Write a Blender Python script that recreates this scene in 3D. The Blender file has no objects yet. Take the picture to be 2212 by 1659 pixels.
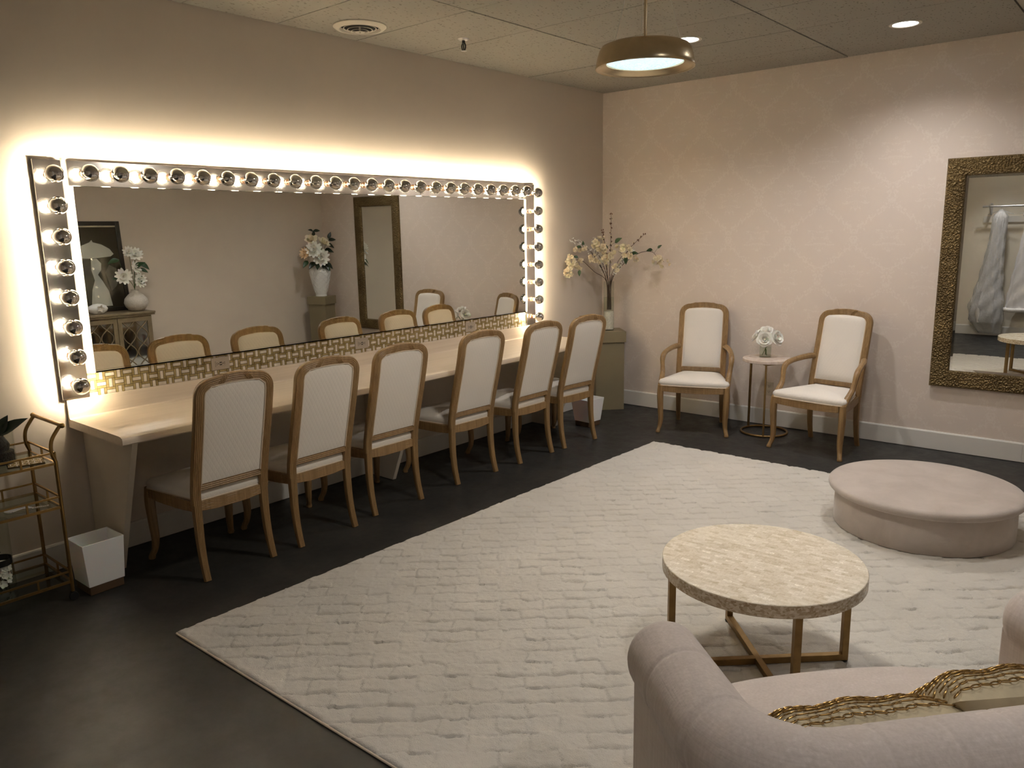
import bpy, bmesh, math, random
import numpy as np
from mathutils import Vector, Matrix
R = math.radians
PI = math.pi
C = bpy.context.scene.collection
SC = bpy.context.scene

# ---------------------------------------------------------------- camera
cam_d = bpy.data.cameras.new('camera'); cam = bpy.data.objects.new('camera', cam_d); C.objects.link(cam)
cam_d.sensor_width = 36.0; cam_d.lens = 1685.445 / 2212 * 36.0
cam_d.clip_start = 0.02; cam_d.clip_end = 60
YAW, PITCH, ROLL = 0.704515597, 0.193895248, -0.0182231821
_f = Vector((-math.sin(YAW) * math.cos(PITCH), math.cos(YAW) * math.cos(PITCH), -math.sin(PITCH)))
_r = Vector((math.cos(YAW), math.sin(YAW), 0)); _u = _r.cross(_f)
_r2 = math.cos(ROLL) * _r + math.sin(ROLL) * _u; _u2 = -math.sin(ROLL) * _r + math.cos(ROLL) * _u
_m = Matrix((_r2, _u2, -_f)).transposed().to_4x4()
_m.translation = Vector((4.38297, -6.57824, 1.72755)); cam.matrix_world = _m
SC.camera = cam

# ---------------------------------------------------------------- world, exposure, lights
w = bpy.data.worlds.new('world'); SC.world = w; w.use_nodes = True
w.node_tree.nodes['Background'].inputs[0].default_value = (0.9, 0.85, 0.8, 1)
w.node_tree.nodes['Background'].inputs[1].default_value = 0.02
SC.view_settings.view_transform = 'Standard'; SC.view_settings.look = 'None'
SC.view_settings.gamma = 1.0; SC.view_settings.use_curve_mapping = False
SC.view_settings.exposure = 0.42
SC.cycles.use_denoising = True
SC.cycles.max_bounces = 10; SC.cycles.diffuse_bounces = 5; SC.cycles.glossy_bounces = 6
SC.cycles.transmission_bounces = 10; SC.cycles.transparent_max_bounces = 10
SC.cycles.sample_clamp_indirect = 30.0
BULB = 480.0         # emission of the vanity bulbs' filaments
CAN_W = 76.0         # power of each ceiling downlight
LENS = 16.0          # glow of the downlight lenses
PEND_W = 17.0
CEIL = 2.995

def srgb(r, g, b):
    f = lambda c: (c / 255 / 12.92) if c <= 10.31 else ((c / 255 + 0.055) / 1.055) ** 2.4
    return (f(r), f(g), f(b), 1.0)

# ---------------------------------------------------------------- materials
class NT:
    def __init__(s, name):
        s.m = bpy.data.materials.new(name); s.m.use_nodes = True
        s.t = s.m.node_tree; s.b = s.t.nodes['Principled BSDF']
    def n(s, typ, **kw):
        x = s.t.nodes.new(typ)
        for k, v in kw.items():
            if k.startswith('i_'):
                k = k[2:]; x.inputs[int(k) if k.isdigit() else k.replace('_', ' ')].default_value = v
            else: setattr(x, k, v)
        return x
    def l(s, a, b): s.t.links.new(a, b)
    def math(s, op, a, b=None, c=None):
        x = s.n('ShaderNodeMath', operation=op)
        for i, v in enumerate((a, b, c)):
            if v is None: continue
            if isinstance(v, (int, float)): x.inputs[i].default_value = v
            else: s.l(v, x.inputs[i])
        return x.outputs[0]
    def coord(s, kind='Object', scale=(1, 1, 1), rot=(0, 0, 0)):
        tc = s.n('ShaderNodeTexCoord'); mp = s.n('ShaderNodeMapping')
        mp.inputs['Scale'].default_value = scale; mp.inputs['Rotation'].default_value = rot
        s.l(tc.outputs[kind], mp.inputs[0]); return mp.outputs[0]
    def noise(s, vec, scale=5, detail=4, rough=0.5, dist=0.0):
        x = s.n('ShaderNodeTexNoise'); x.inputs['Scale'].default_value = scale; x.inputs['Detail'].default_value = detail
        x.inputs['Roughness'].default_value = rough; x.inputs['Distortion'].default_value = dist
        s.l(vec, x.inputs['Vector']); return x.outputs['Fac']
    def ramp(s, fac, stops):
        x = s.n('ShaderNodeValToRGB'); e = x.color_ramp.elements
        while len(e) < len(stops): e.new(0.5)
        for el, (p, c) in zip(e, stops):
            el.position = p; el.color = c if len(c) == 4 else (*c, 1)
        s.l(fac, x.inputs[0]); return x.outputs[0]
    def mix(s, fac, a, b):
        x = s.n('ShaderNodeMix', data_type='RGBA')
        for sock, v in ((x.inputs[0], fac), (x.inputs[6], a), (x.inputs[7], b)):
            if isinstance(v, (int, float)): sock.default_value = v
            elif isinstance(v, tuple): sock.default_value = v if len(v) == 4 else (*v, 1)
            else: s.l(v, sock)
        return x.outputs[2]
    def set(s, **kw):
        for k, v in kw.items():
            sock = s.b.inputs[k.replace('_', ' ')]
            if isinstance(v, (int, float)): sock.default_value = v
            elif isinstance(v, tuple): sock.default_value = v if len(v) == 4 else (*v, 1)
            else: s.l(v, sock)
        return s
    def bump(s, h, strength=0.3, dist=0.01):
        x = s.n('ShaderNodeBump'); x.inputs['Strength'].default_value = strength; x.inputs['Distance'].default_value = dist
        s.l(h, x.inputs['Height']); s.l(x.outputs[0], s.b.inputs['Normal']); return s

M = {}
def plain(name, col, rough=0.5, metal=0.0, nscale=None, var=0.12, bump=0.0, **kw):
    t = NT(name); t.set(Roughness=rough, Metallic=metal)
    if nscale:
        v = t.coord(); f = t.noise(v, nscale, 5)
        c = tuple(col[:3])
        t.set(Base_Color=t.ramp(f, [(0.3, tuple(x * (1 - var) for x in c)), (0.7, tuple(min(1, x * (1 + var)) for x in c))]))
        if bump: t.bump(f, bump, 0.005)
    else: t.set(Base_Color=col)
    for k, v in kw.items(): t.set(**{k: v})
    M[name] = t.m; return t

plain('wall_paint', (0.64, 0.57, 0.49), 0.75, nscale=1.6, var=0.02)
plain('cream_wall', (0.80, 0.74, 0.62), 0.7, nscale=1.6, var=0.02)
plain('trim_white', (0.70, 0.68, 0.63), 0.4, nscale=3, var=0.03)
plain('brass', (0.74, 0.59, 0.37), 0.24, 1.0, nscale=25, var=0.06, Anisotropic=0.6)
plain('gold_metal', (0.33, 0.21, 0.075), 0.36, 1.0, nscale=30, var=0.12)
plain('dark_gold', (0.26, 0.165, 0.065), 0.4, 0.9, nscale=30, var=0.12)
plain('chrome', (0.62, 0.61, 0.59), 0.03, 1.0)
plain('bar_chrome', (0.80, 0.79, 0.78), 0.11, 1.0, nscale=14, var=0.06)
plain('mirror', (0.66, 0.66, 0.62), 0.0, 1.0)
plain('wall_mirror_glass', (0.86, 0.87, 0.84), 0.0, 1.0)
plain('console_mirror', (0.62, 0.64, 0.62), 0.05, 1.0)
plain('socket', (0.42, 0.26, 0.17), 0.3, 1.0)
plain('white_paint', (0.80, 0.77, 0.70), 0.5)
plain('bin_white', (0.86, 0.85, 0.84), 0.35, Subsurface_Weight=0.15)
plain('bin_base', (0.10, 0.06, 0.03), 0.4)
plain('khaki', (0.22, 0.185, 0.11), 0.5, nscale=6, var=0.04)
plain('black_plastic', (0.012, 0.012, 0.012), 0.35)
plain('black_frame', (0.012, 0.010, 0.009), 0.3)
plain('taupe_plate', (0.40, 0.34, 0.27), 0.4)
plain('ivory_plate', (0.60, 0.54, 0.45), 0.35)
plain('slot_black', (0.01, 0.01, 0.01), 0.5)
plain('white_ceramic', (0.78, 0.80, 0.80), 0.25)
plain('rough_ceramic', (0.62, 0.58, 0.52), 0.55, nscale=90, var=0.1, bump=0.6)
plain('petal_white', (0.88, 0.86, 0.80), 0.6, Subsurface_Weight=0.1)
plain('petal_cream', (0.88, 0.79, 0.60), 0.6, Subsurface_Weight=0.1)
plain('petal_peach', (0.90, 0.70, 0.47), 0.6)
plain('leaf', (0.03, 0.075, 0.025), 0.4, nscale=20, var=0.3)
plain('dark_leaf', (0.018, 0.032, 0.018), 0.35, nscale=20, var=0.3)
plain('stem_green', (0.09, 0.14, 0.04), 0.5)
plain('twig', (0.06, 0.032, 0.018), 0.7)
plain('bud', (0.16, 0.075, 0.04), 0.6)
plain('gravel', (0.74, 0.70, 0.63), 0.6, nscale=160, var=0.3, bump=1.0)
plain('dark_soil', (0.02, 0.016, 0.012), 0.8, nscale=120, var=0.5, bump=1.0)
plain('white_satin', (0.80, 0.79, 0.80), 0.4, nscale=8, var=0.03)
plain('white_fur', (0.86, 0.84, 0.82), 0.9, nscale=120, var=0.15, bump=1.0)
plain('pale_tag', (0.75, 0.70, 0.60), 0.5)
plain('tag_ink', (0.12, 0.10, 0.08), 0.5)
plain('steel', (0.6, 0.6, 0.6), 0.3, 1.0)
plain('vent_white', (0.62, 0.58, 0.50), 0.45)
plain('duct_shade', (0.012, 0.010, 0.008), 0.9)
plain('grid_dark', (0.008, 0.007, 0.006), 0.8)
plain('console_wood', (0.20, 0.155, 0.095), 0.45, nscale=12, var=0.15)
plain('art_dark', (0.035, 0.028, 0.02), 0.12)
plain('art_pale', (0.62, 0.62, 0.62), 0.15)
plain('art_grey', (0.22, 0.20, 0.17), 0.15)
plain('bulb_glow', (1, 1, 1), 0.2, Emission_Color=(1.0, 0.85, 0.63), Emission_Strength=BULB)
plain('lens_glow', (1, 1, 1), 0.3, Emission_Color=(0.95, 0.96, 1.0), Emission_Strength=LENS)
t = plain('pendant_lens', (0.8, 0.9, 0.95), 0.2)
v = t.coord(); f = t.n('ShaderNodeTexVoronoi'); f.inputs['Scale'].default_value = 130; t.l(v, f.inputs['Vector'])
t.set(Emission_Color=(0.62, 0.87, 1.0), Emission_Strength=t.math('MULTIPLY_ADD', f.outputs['Distance'], 0.9, 0.30))

def glass(name, col=(1, 1, 1), rough=0.0, ior=1.45):
    t = NT(name); nt = t.t; nt.nodes.remove(t.b)
    out = nt.nodes['Material Output']
    g = t.n('ShaderNodeBsdfGlossy'); g.inputs['Roughness'].default_value = 0.02
    tr = t.n('ShaderNodeBsdfTransparent'); tr.inputs[0].default_value = (*col, 1)
    fr = t.n('ShaderNodeFresnel'); fr.inputs[0].default_value = ior
    mx = t.n('ShaderNodeMixShader'); ge = t.n('ShaderNodeNewGeometry'); t.l(t.math('MINIMUM', t.math('MULTIPLY', fr.outputs[0], t.math('SUBTRACT', 1.0, ge.outputs['Backfacing'])), 0.55), mx.inputs[0]); t.l(tr.outputs[0], mx.inputs[1]); t.l(g.outputs[0], mx.inputs[2])
    t.l(mx.outputs[0], out.inputs[0]); M[name] = t.m
glass('clear_glass', (0.96, 0.97, 0.95)); glass('bulb_glass', (0.97, 0.96, 0.93)); glass('shelf_glass', (0.80, 0.84, 0.78)); glass('water', (0.93, 0.95, 0.92), ior=1.33)
# plastic garment bag: half-clear crinkled film
t = NT('plastic_film'); vv = t.coord(); h = t.noise(vv, 14, 6, 0.65, 1.0)
t.set(Base_Color=(0.75, 0.74, 0.72), Roughness=0.12, Alpha=0.42).bump(h, 0.9, 0.03); M['plastic_film'] = t.m

# pickled oak
def wood(name, a, b, rough=0.42, sc=(60, 60, 5)):
    t = NT(name); v = t.coord('Object', sc); f = t.noise(v, 1.0, 5, 0.6, 0.6)
    t.set(Base_Color=t.ramp(f, [(0.3, a), (0.72, b)]), Roughness=rough).bump(f, 0.12, 0.002); M[name] = t.m
wood('oak', (0.20, 0.115, 0.042), (0.345, 0.215, 0.092))
# whitewashed laminate counter: long faint grain along y
wood('counter', (0.63, 0.53, 0.41), (0.73, 0.63, 0.505), 0.38, (60, 1.5, 40))
wood('panel_white', (0.62, 0.55, 0.45), (0.66, 0.59, 0.49), 0.45, (3, 3, 3))

# quilted chair fabric: fine diagonal quilting
t = NT('chair_fabric'); v = t.coord()
sx = t.n('ShaderNodeSeparateXYZ'); t.l(v, sx.inputs[0])
a = t.math('ADD', sx.outputs[0], t.math('MULTIPLY', t.math('ADD', sx.outputs[2], sx.outputs[1]), 0.75)); b = t.math('SUBTRACT', sx.outputs[0], t.math('MULTIPLY', t.math('ADD', sx.outputs[2], sx.outputs[1]), 0.75))
la = t.math('ABSOLUTE', t.math('SINE', t.math('MULTIPLY', a, PI / 0.024))); lb = t.math('ABSOLUTE', t.math('SINE', t.math('MULTIPLY', b, PI / 0.024)))
q = t.math('POWER', t.math('MINIMUM', t.math('ADD', la, 0.0), t.math('ADD', lb, 0.12)), 0.3)
fz = t.noise(v, 260, 3)
t.set(Base_Color=t.mix(t.noise(v, 4, 3), (0.70, 0.655, 0.585), (0.77, 0.725, 0.655)), Roughness=0.8, Sheen_Weight=0.15)
t.bump(t.math('ADD', q, t.math('MULTIPLY', fz, 0.25)), 0.22, 0.003); M['chair_fabric'] = t.m
plain('piping', (0.66, 0.56, 0.43), 0.7)

# sofa linen with slubs
t = NT('linen'); v = t.coord('Object', (1, 1, 1))
f1 = t.noise(t.coord('Object', (130, 130, 7)), 1, 3); f2 = t.noise(t.coord('Object', (12, 12, 240)), 1, 3)
ff = t.math('ADD', t.math('MULTIPLY', f1, 0.6), t.math('MULTIPLY', f2, 0.4))
t.set(Base_Color=t.ramp(ff, [(0.36, (0.49, 0.425, 0.375)), (0.6, (0.56, 0.49, 0.44)), (0.74, (0.64, 0.575, 0.525))]), Roughness=0.85, Sheen_Weight=0.2)
t.bump(ff, 0.35, 0.003); M['linen'] = t.m
# velvet of the fitting platform
t = NT('velvet'); v = t.coord(); f = t.noise(v, 5, 5, 0.6, 0.4); g = t.noise(v, 170, 2)
t.set(Base_Color=t.ramp(f, [(0.35, (0.39, 0.335, 0.29)), (0.66, (0.475, 0.415, 0.365))]), Roughness=0.9, Sheen_Weight=0.35)
t.bump(g, 0.3, 0.003); M['velvet'] = t.m
plain('pillow_khaki', (0.42, 0.35, 0.22), 0.55, nscale=14, var=0.15, bump=0.2)
# rug wool
t = NT('rug_wool'); v = t.coord(); f = t.noise(v, 3.5, 4); g = t.noise(v, 240, 4, 0.7)
t.set(Base_Color=t.mix(t.math('MULTIPLY', g, 0.5), t.ramp(f, [(0.3, (0.62, 0.575, 0.495)), (0.7, (0.71, 0.665, 0.585))]), (0.76, 0.725, 0.655)), Roughness=0.95, Sheen_Weight=0.2)
t.bump(g, 0.8, 0.008); M['rug_wool'] = t.m
# stained concrete floor
t = NT('concrete'); v = t.coord(); f = t.noise(v, 1.1, 8, 0.62, 0.5); g = t.noise(v, 9, 6, 0.7)
sp = t.n('ShaderNodeTexVoronoi'); sp.inputs['Scale'].default_value = 5.5; t.l(t.coord('Object', (1, 1.6, 1)), sp.inputs['Vector'])
mark = t.math('LESS_THAN', t.math('ADD', sp.outputs['Distance'], t.math('MULTIPLY', t.noise(v, 70, 2), 0.05)), 0.052)
mark = t.math('MULTIPLY', mark, t.math('GREATER_THAN', t.noise(v, 1.7, 2), 0.52))
base = t.mix(t.math('MULTIPLY', g, 0.4), t.ramp(f, [(0.3, (0.012, 0.012, 0.0115)), (0.55, (0.025, 0.0245, 0.022)), (0.75, (0.048, 0.045, 0.037))]), (0.033, 0.032, 0.029))
t.set(Base_Color=t.mix(t.math('MULTIPLY', mark, 0.55), base, (0.35, 0.32, 0.28)), Roughness=t.ramp(g, [(0.3, (0.36,) * 3), (0.7, (0.56,) * 3)]), Specular_IOR_Level=0.35)
t.bump(g, 0.06, 0.01); M['concrete'] = t.m
# ceiling tile with fissures
t = NT('ceiling_tile'); v = t.coord('Object', (1, 1, 1)); f = t.n('ShaderNodeTexVoronoi'); f.inputs['Scale'].default_value = 1
t.l(t.coord('Object', (55, 28, 1), (0, 0, 0.5)), f.inputs['Vector'])
nn = t.noise(t.coord('Object', (60, 30, 1), (0, 0, 0.9)), 1, 3)
fl = t.math('LESS_THAN', t.math('ADD', f.outputs['Distance'], nn), 0.69)
t.set(Base_Color=t.mix(t.math('MULTIPLY', fl, 0.6), t.mix(t.noise(v, 0.9, 2), (0.285, 0.27, 0.235), (0.32, 0.30, 0.262)), (0.075, 0.068, 0.052)), Roughness=0.95)
M['ceiling_tile'] = t.m
# damask wallpaper: repeat 0.265 m half drop, folded left-right
t = NT('damask'); v = t.coord(); s = t.n('ShaderNodeSeparateXYZ'); t.l(v, s.inputs[0])
uu = t.math('DIVIDE', t.math('ADD', s.outputs[0], s.outputs[1]), 0.53)
lx = t.math('ABSOLUTE', t.math('SUBTRACT', t.math('FRACT', uu), 0.5)); vv = t.math('DIVIDE', s.outputs[2], 0.65)
ph = t.math('MULTIPLY', vv, 2 * PI)
cb = t.n('ShaderNodeCombineXYZ'); t.l(t.math('MULTIPLY', lx, 2.0), cb.inputs[0]); t.l(t.math('MULTIPLY', t.math('SINE', ph), 0.39), cb.inputs[1]); t.l(t.math('MULTIPLY', t.math('COSINE', ph), 0.39), cb.inputs[2])
nz = t.math('SUBTRACT', t.noise(cb.outputs[0], 9.0, 4, 0.6, 0.3), 0.5); nb = t.noise(cb.outputs[0], 16.0, 3, 0.6)
lxd = t.math('ADD', lx, t.math('MULTIPLY', nz, 0.46))
line = t.math('MULTIPLY_ADD', t.math('COSINE', ph), 0.25, 0.25)
band = t.math('LESS_THAN', t.math('ABSOLUTE', t.math('SUBTRACT', lxd, line)), t.math('MULTIPLY_ADD', nb, 0.24, -0.088))
def motif(a, dv):
    mx, my = t.math('MULTIPLY', a, 0.53), t.math('MULTIPLY', dv, 0.65)
    r = t.math('SQRT', t.math('ADD', t.math('MULTIPLY', mx, mx), t.math('MULTIPLY', my, my))); th = t.math('ARCTAN2', mx, my)
    R_ = t.math('MULTIPLY_ADD', t.math('COSINE', t.math('MULTIPLY', th, 6.0)), 0.030, 0.078)
    return t.math('LESS_THAN', t.math('ABSOLUTE', t.math('SUBTRACT', r, R_)), t.math('MULTIPLY_ADD', nb, 0.05, -0.016))
m1 = motif(lxd, t.math('SUBTRACT', t.math('FRACT', t.math('ADD', vv, 0.5)), 0.5))
m2 = motif(t.math('SUBTRACT', 0.5, lxd), t.math('SUBTRACT', t.math('FRACT', vv), 0.5))
pt = t.math('MAXIMUM', band, t.math('MAXIMUM', m1, m2))
t.set(Base_Color=t.mix(t.math('MULTIPLY', pt, 0.5), (0.715, 0.625, 0.545), (0.80, 0.72, 0.64)), Roughness=t.math('SUBTRACT', 0.74, t.math('MULTIPLY', pt, 0.46)))
M['damask'] = t.m
# hammered bronze frame
t = NT('bronze'); f = t.n('ShaderNodeTexVoronoi'); f.inputs['Scale'].default_value = 80; v = t.coord(); t.l(v, f.inputs['Vector'])
t.set(Base_Color=t.ramp(t.noise(v, 4, 5), [(0.3, (0.11, 0.07, 0.025)), (0.7, (0.24, 0.165, 0.065))]), Metallic=0.55, Roughness=0.42)
t.bump(f.outputs['Distance'], 1.0, 0.012); M['bronze'] = t.m
# mosaic stones
def stone(name, a, b):
    t = NT(name); v = t.coord(); f = t.noise(v, 22, 5, 0.6, 0.8)
    t.set(Base_Color=t.ramp(f, [(0.3, a), (0.7, b)]), Roughness=0.22).bump(t.noise(v, 60, 3), 0.1, 0.003); M[name] = t.m
stone('gold_stone', (0.20, 0.145, 0.05), (0.42, 0.33, 0.155)); stone('pearl', (0.52, 0.45, 0.36), (0.74, 0.68, 0.60)); stone('grout', (0.09, 0.065, 0.03), (0.13, 0.10, 0.05))
# mother-of-pearl table top: small chips laid in courses
def chips(name, a, b, c, sc):
    t = NT(name); v = t.coord('Object', (1, 1, 1)); br = t.n('ShaderNodeTexBrick'); br.inputs['Scale'].default_value = sc
    br.inputs['Mortar Size'].default_value = 0.012; br.inputs['Brick Width'].default_value = 0.6; br.inputs['Row Height'].default_value = 0.3
    br.inputs['Color1'].default_value = (0, 0, 0, 1); br.inputs['Color2'].default_value = (1, 1, 1, 1); br.inputs['Mortar'].default_value = (0.35, 0.35, 0.35, 1); br.inputs['Bias'].default_value = 0.0
    t.l(t.coord('Object', (1, 1, 1), (0, 0, R(40))), br.inputs['Vector'])
    f = t.noise(v, 55, 4, 0.6, 1.5)
    k = t.math('ADD', t.math('MULTIPLY', br.outputs['Color'], 0.36), t.math('MULTIPLY', f, 0.75))
    t.set(Base_Color=t.ramp(k, [(0.25, a), (0.5, b), (0.85, c)]), Roughness=t.ramp(k, [(0.2, (0.12,) * 3), (0.9, (0.3,) * 3)]))
    t.bump(t.math('ADD', br.outputs['Color'], f), 0.55, 0.004); M[name] = t.m
chips('pearl_top', (0.50, 0.42, 0.29), (0.66, 0.585, 0.45), (0.80, 0.74, 0.62), 16)
def chips_side(name):
    t = NT(name); f = t.n('ShaderNodeTexVoronoi'); f.inputs['Scale'].default_value = 1; v = t.coord('Object', (95, 95, 150)); t.l(v, f.inputs['Vector'])
    t.set(Base_Color=t.ramp(f.outputs['Color'], [(0.15, (0.34, 0.25, 0.15)), (0.5, (0.50, 0.41, 0.29)), (0.85, (0.64, 0.56, 0.44))]), Roughness=0.25); M[name] = t.m
chips_side('pearl_edge')
t = NT('pink_marble'); v = t.coord(); f = t.noise(v, 9, 6, 0.65, 1.5)
t.set(Base_Color=t.ramp(f, [(0.35, (0.56, 0.44, 0.36)), (0.6, (0.72, 0.62, 0.54)), (0.8, (0.80, 0.73, 0.67))]), Roughness=0.25); M['pink_marble'] = t.m
# ---------------------------------------------------------------- mesh helpers
class MB:
    def __init__(s): s.v = []; s.f = []; s.mi = []
    def add(s, vs, fs, mi=0):
        o = len(s.v); s.v += [tuple(x) for x in vs]; s.f += [tuple(i + o for i in f) for f in fs]; s.mi += [mi] * len(fs); return s
    def box(s, lo, hi, mi=0, mat=None):
        (a, b, c), (d, e, f) = lo, hi
        vs = [Vector(p) for p in ((a, b, c), (d, b, c), (d, e, c), (a, e, c), (a, b, f), (d, b, f), (d, e, f), (a, e, f))]
        if mat is not None: vs = [mat @ p for p in vs]
        return s.add(vs, [(0, 3, 2, 1), (4, 5, 6, 7), (0, 1, 5, 4), (1, 2, 6, 5), (2, 3, 7, 6), (3, 0, 4, 7)], mi)
    def bar(s, p0, p1, w, h, up=(0, 0, 1), mi=0):
        p0, p1 = Vector(p0), Vector(p1); t = (p1 - p0).normalized(); u = Vector(up)
        if abs(t.dot(u)) > 0.99: u = Vector((0, 1, 0))
        a = t.cross(u).normalized() * w / 2; b = a.cross(t).normalized() * h / 2
        vs = [p + sa * a + sb * b for p in (p0, p1) for sa, sb in ((-1, -1), (1, -1), (1, 1), (-1, 1))]
        return s.add(vs, [(0, 1, 2, 3), (7, 6, 5, 4), (0, 4, 5, 1), (1, 5, 6, 2), (2, 6, 7, 3), (3, 7, 4, 0)], mi)
    def lathe(s, prof, seg=32, c=(0, 0, 0), mi=0, rot=None, closed=False):
        c = Vector(c); vs = []; fs = []; n = len(prof)
        for k in range(seg):
            a = 2 * PI * k / seg
            for r, z in prof:
                p = Vector((r * math.cos(a), r * math.sin(a), z)); vs.append((rot @ p if rot is not None else p) + c)
        for k in range(seg):
            k2 = (k + 1) % seg
            for i in range(n if closed else n - 1):
                j = (i + 1) % n
                fs.append((k * n + i, k2 * n + i, k2 * n + j, k * n + j))
        if not closed:
            if prof[0][0] > 1e-5: fs.append(tuple(k * n for k in range(seg))[::-1])
            if prof[-1][0] > 1e-5: fs.append(tuple(k * n + n - 1 for k in range(seg)))
        return s.add(vs, fs, mi)
    def open_lathe(s, prof, seg=32, c=(0, 0, 0), mi=0, rot=None):
        k = len(s.f); s.lathe(prof, seg, c, mi, rot)
        while len(s.f) > k and len(s.f[-1]) > 4: s.f.pop(); s.mi.pop()
        return s
    def sphere(s, c, r, seg=16, rings=10, sc=(1, 1, 1), rot=None, mi=0):
        pr = [(max(r * math.sin(PI * i / rings), 1e-6), -r * math.cos(PI * i / rings)) for i in range(rings + 1)]
        m = Matrix.Diagonal(Vector(sc)); m = (rot @ m) if rot is not None else m
        return s.lathe(pr, seg, c, mi, m)
    def sweep(s, path, prof, ref=(0, 0, 1), scales=None, caps=True, mi=0, closed=False):
        path = [Vector(p) for p in path]; n = len(path); m = len(prof); vs = []; fs = []
        for i, p in enumerate(path):
            if closed: t = (path[(i + 1) % n] - path[i - 1]).normalized()
            else: t = (path[min(i + 1, n - 1)] - path[max(i - 1, 0)]).normalized()
            rf = Vector(ref[i]) if isinstance(ref, list) else Vector(ref)
            b = (rf - t * rf.dot(t)).normalized(); a = t.cross(b)
            sc = scales[i] if scales else (1, 1)
            if isinstance(sc, (int, float)): sc = (sc, sc)
            vs += [p + a * (x * sc[0]) + b * (y * sc[1]) for x, y in prof]
        for i in range(n if closed else n - 1):
            i2 = (i + 1) % n
            for j in range(m):
                k = (j + 1) % m; fs.append((i * m + j, i * m + k, i2 * m + k, i2 * m + j))
        if caps and not closed: fs.append(tuple(range(m))[::-1]); fs.append(tuple((n - 1) * m + j for j in range(m)))
        return s.add(vs, fs, mi)
    def tube(s, path, r, seg=10, ref=None, mi=0, closed=False, caps=True):
        path = [Vector(p) for p in path]
        if ref is None:
            d = (path[-1] - path[0]) if not closed else Vector((1, 1, 0.3))
            ref = min(((1, 0, 0), (0, 1, 0), (0, 0, 1)), key=lambda a: abs(Vector(a).dot(d.normalized() if d.length else Vector((0, 0, 1)))))
            if closed: ref = (0, 0, 1)
        prof = [(math.cos(2 * PI * k / seg), math.sin(2 * PI * k / seg)) for k in range(seg)]
        sc = r if isinstance(r, list) else [r] * len(path)
        return s.sweep(path, prof, ref, sc, caps, mi, closed)
    def grid(s, fn, nu, nv, mi=0, flip=False):
        vs = [fn(i / nu, j / nv) for i in range(nu + 1) for j in range(nv + 1)]; w = nv + 1
        fs = [(i * w + j, (i + 1) * w + j, (i + 1) * w + j + 1, i * w + j + 1) for i in range(nu) for j in range(nv)]
        if flip: fs = [f[::-1] for f in fs]
        return s.add(vs, fs, mi)
    def build(s, name, mats, parent=None, angle=38, smooth=True, bevel=0.0, bseg=2, recalc=True):
        me = bpy.data.meshes.new(name); me.from_pydata(s.v, [], s.f)
        mats = [mats] if isinstance(mats, str) else mats
        for m in mats: me.materials.append(M[m])
        me.polygons.foreach_set('material_index', s.mi)
        if recalc:
            bm = bmesh.new(); bm.from_mesh(me); bmesh.ops.recalc_face_normals(bm, faces=bm.faces); bm.to_mesh(me); bm.free()
        if smooth:
            me.polygons.foreach_set('use_smooth', [True] * len(me.polygons)); me.set_sharp_from_angle(angle=R(angle))
        o = bpy.data.objects.new(name, me); C.objects.link(o)
        if parent is not None: o.parent = parent
        if bevel:
            b = o.modifiers.new('bevel', 'BEVEL'); b.width = bevel; b.segments = bseg; b.limit_method = 'ANGLE'; b.angle_limit = R(50)
        return o

def tag(o, label, cat, group=None, kind=None):
    o['label'] = label; o['category'] = cat
    if group: o['group'] = group
    if kind: o['kind'] = kind
    return o
def thing(name, label, cat, loc=(0, 0, 0), rz=0.0, group=None):
    o = bpy.data.objects.new(name, None); o.empty_display_size = 0.05; C.objects.link(o)
    o.location = loc; o.rotation_euler = (0, 0, rz); return tag(o, label, cat, group)
def struct(o): o['kind'] = 'structure'; return o
def children(o): return [c for c in bpy.data.objects if c.parent == o]
def copy_tree(o, parent=None):
    kids = children(o); c = o.copy(); C.objects.link(c)
    if parent is not None: c.parent = parent
    for k in kids: copy_tree(k, c)
    return c
def lerp(pts, x):
    for (a, b), (c, d) in zip(pts, pts[1:]):
        if x <= c: return b + (d - b) * max(0, (x - a) / (c - a))
    return pts[-1][1]
def smooth_path(pts, n):
    pts = [Vector(p) for p in pts]; out = []
    P = [2 * pts[0] - pts[1]] + pts + [2 * pts[-1] - pts[-2]]
    for i in range(1, len(P) - 2):
        for k in range(n):
            t = k / n; a, b, c, d = P[i - 1], P[i], P[i + 1], P[i + 2]
            out.append(0.5 * ((2 * b) + (c - a) * t + (2 * a - 5 * b + 4 * c - d) * t * t + (3 * b - a - 3 * c + d) * t ** 3))
    return out + [pts[-1]]

# ---------------------------------------------------------------- room shell
RX, RY, RX2, RYS = 4.59, -7.45, 6.4, -3.84     # right wall, rear wall, far right wall, where the right wall ends
struct(MB().box((-0.1, RY - 0.1, -0.06), (RX2 + 0.1, 0.1, 0)).build('floor', 'concrete', smooth=False))
struct(MB().box((-0.1, RY - 0.1, -0.05), (0, 0.1, CEIL + 0.06)).build('wall_left', 'wall_paint', smooth=False))
struct(MB().box((0, 0, -0.05), (RX + 0.1, 0.1, CEIL + 0.06)).build('wall_back', 'damask', smooth=False))
struct(MB().box((RX, RYS, -0.05), (RX + 0.1, 0, CEIL + 0.06)).build('wall_right', 'wall_paint', smooth=False))
struct(MB().box((RX + 0.1, RYS, -0.05), (RX2, RYS + 0.1, CEIL + 0.06)).build('wall_alcove', 'wall_paint', smooth=False))
struct(MB().box((RX2, RY, -0.05), (RX2 + 0.1, RYS + 0.1, CEIL + 0.06)).build('wall_far_right', 'wall_paint', smooth=False))
struct(MB().box((0, RY - 0.1, -0.05), (RX2, RY, CEIL + 0.06)).build('wall_front', 'cream_wall', smooth=False))
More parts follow.
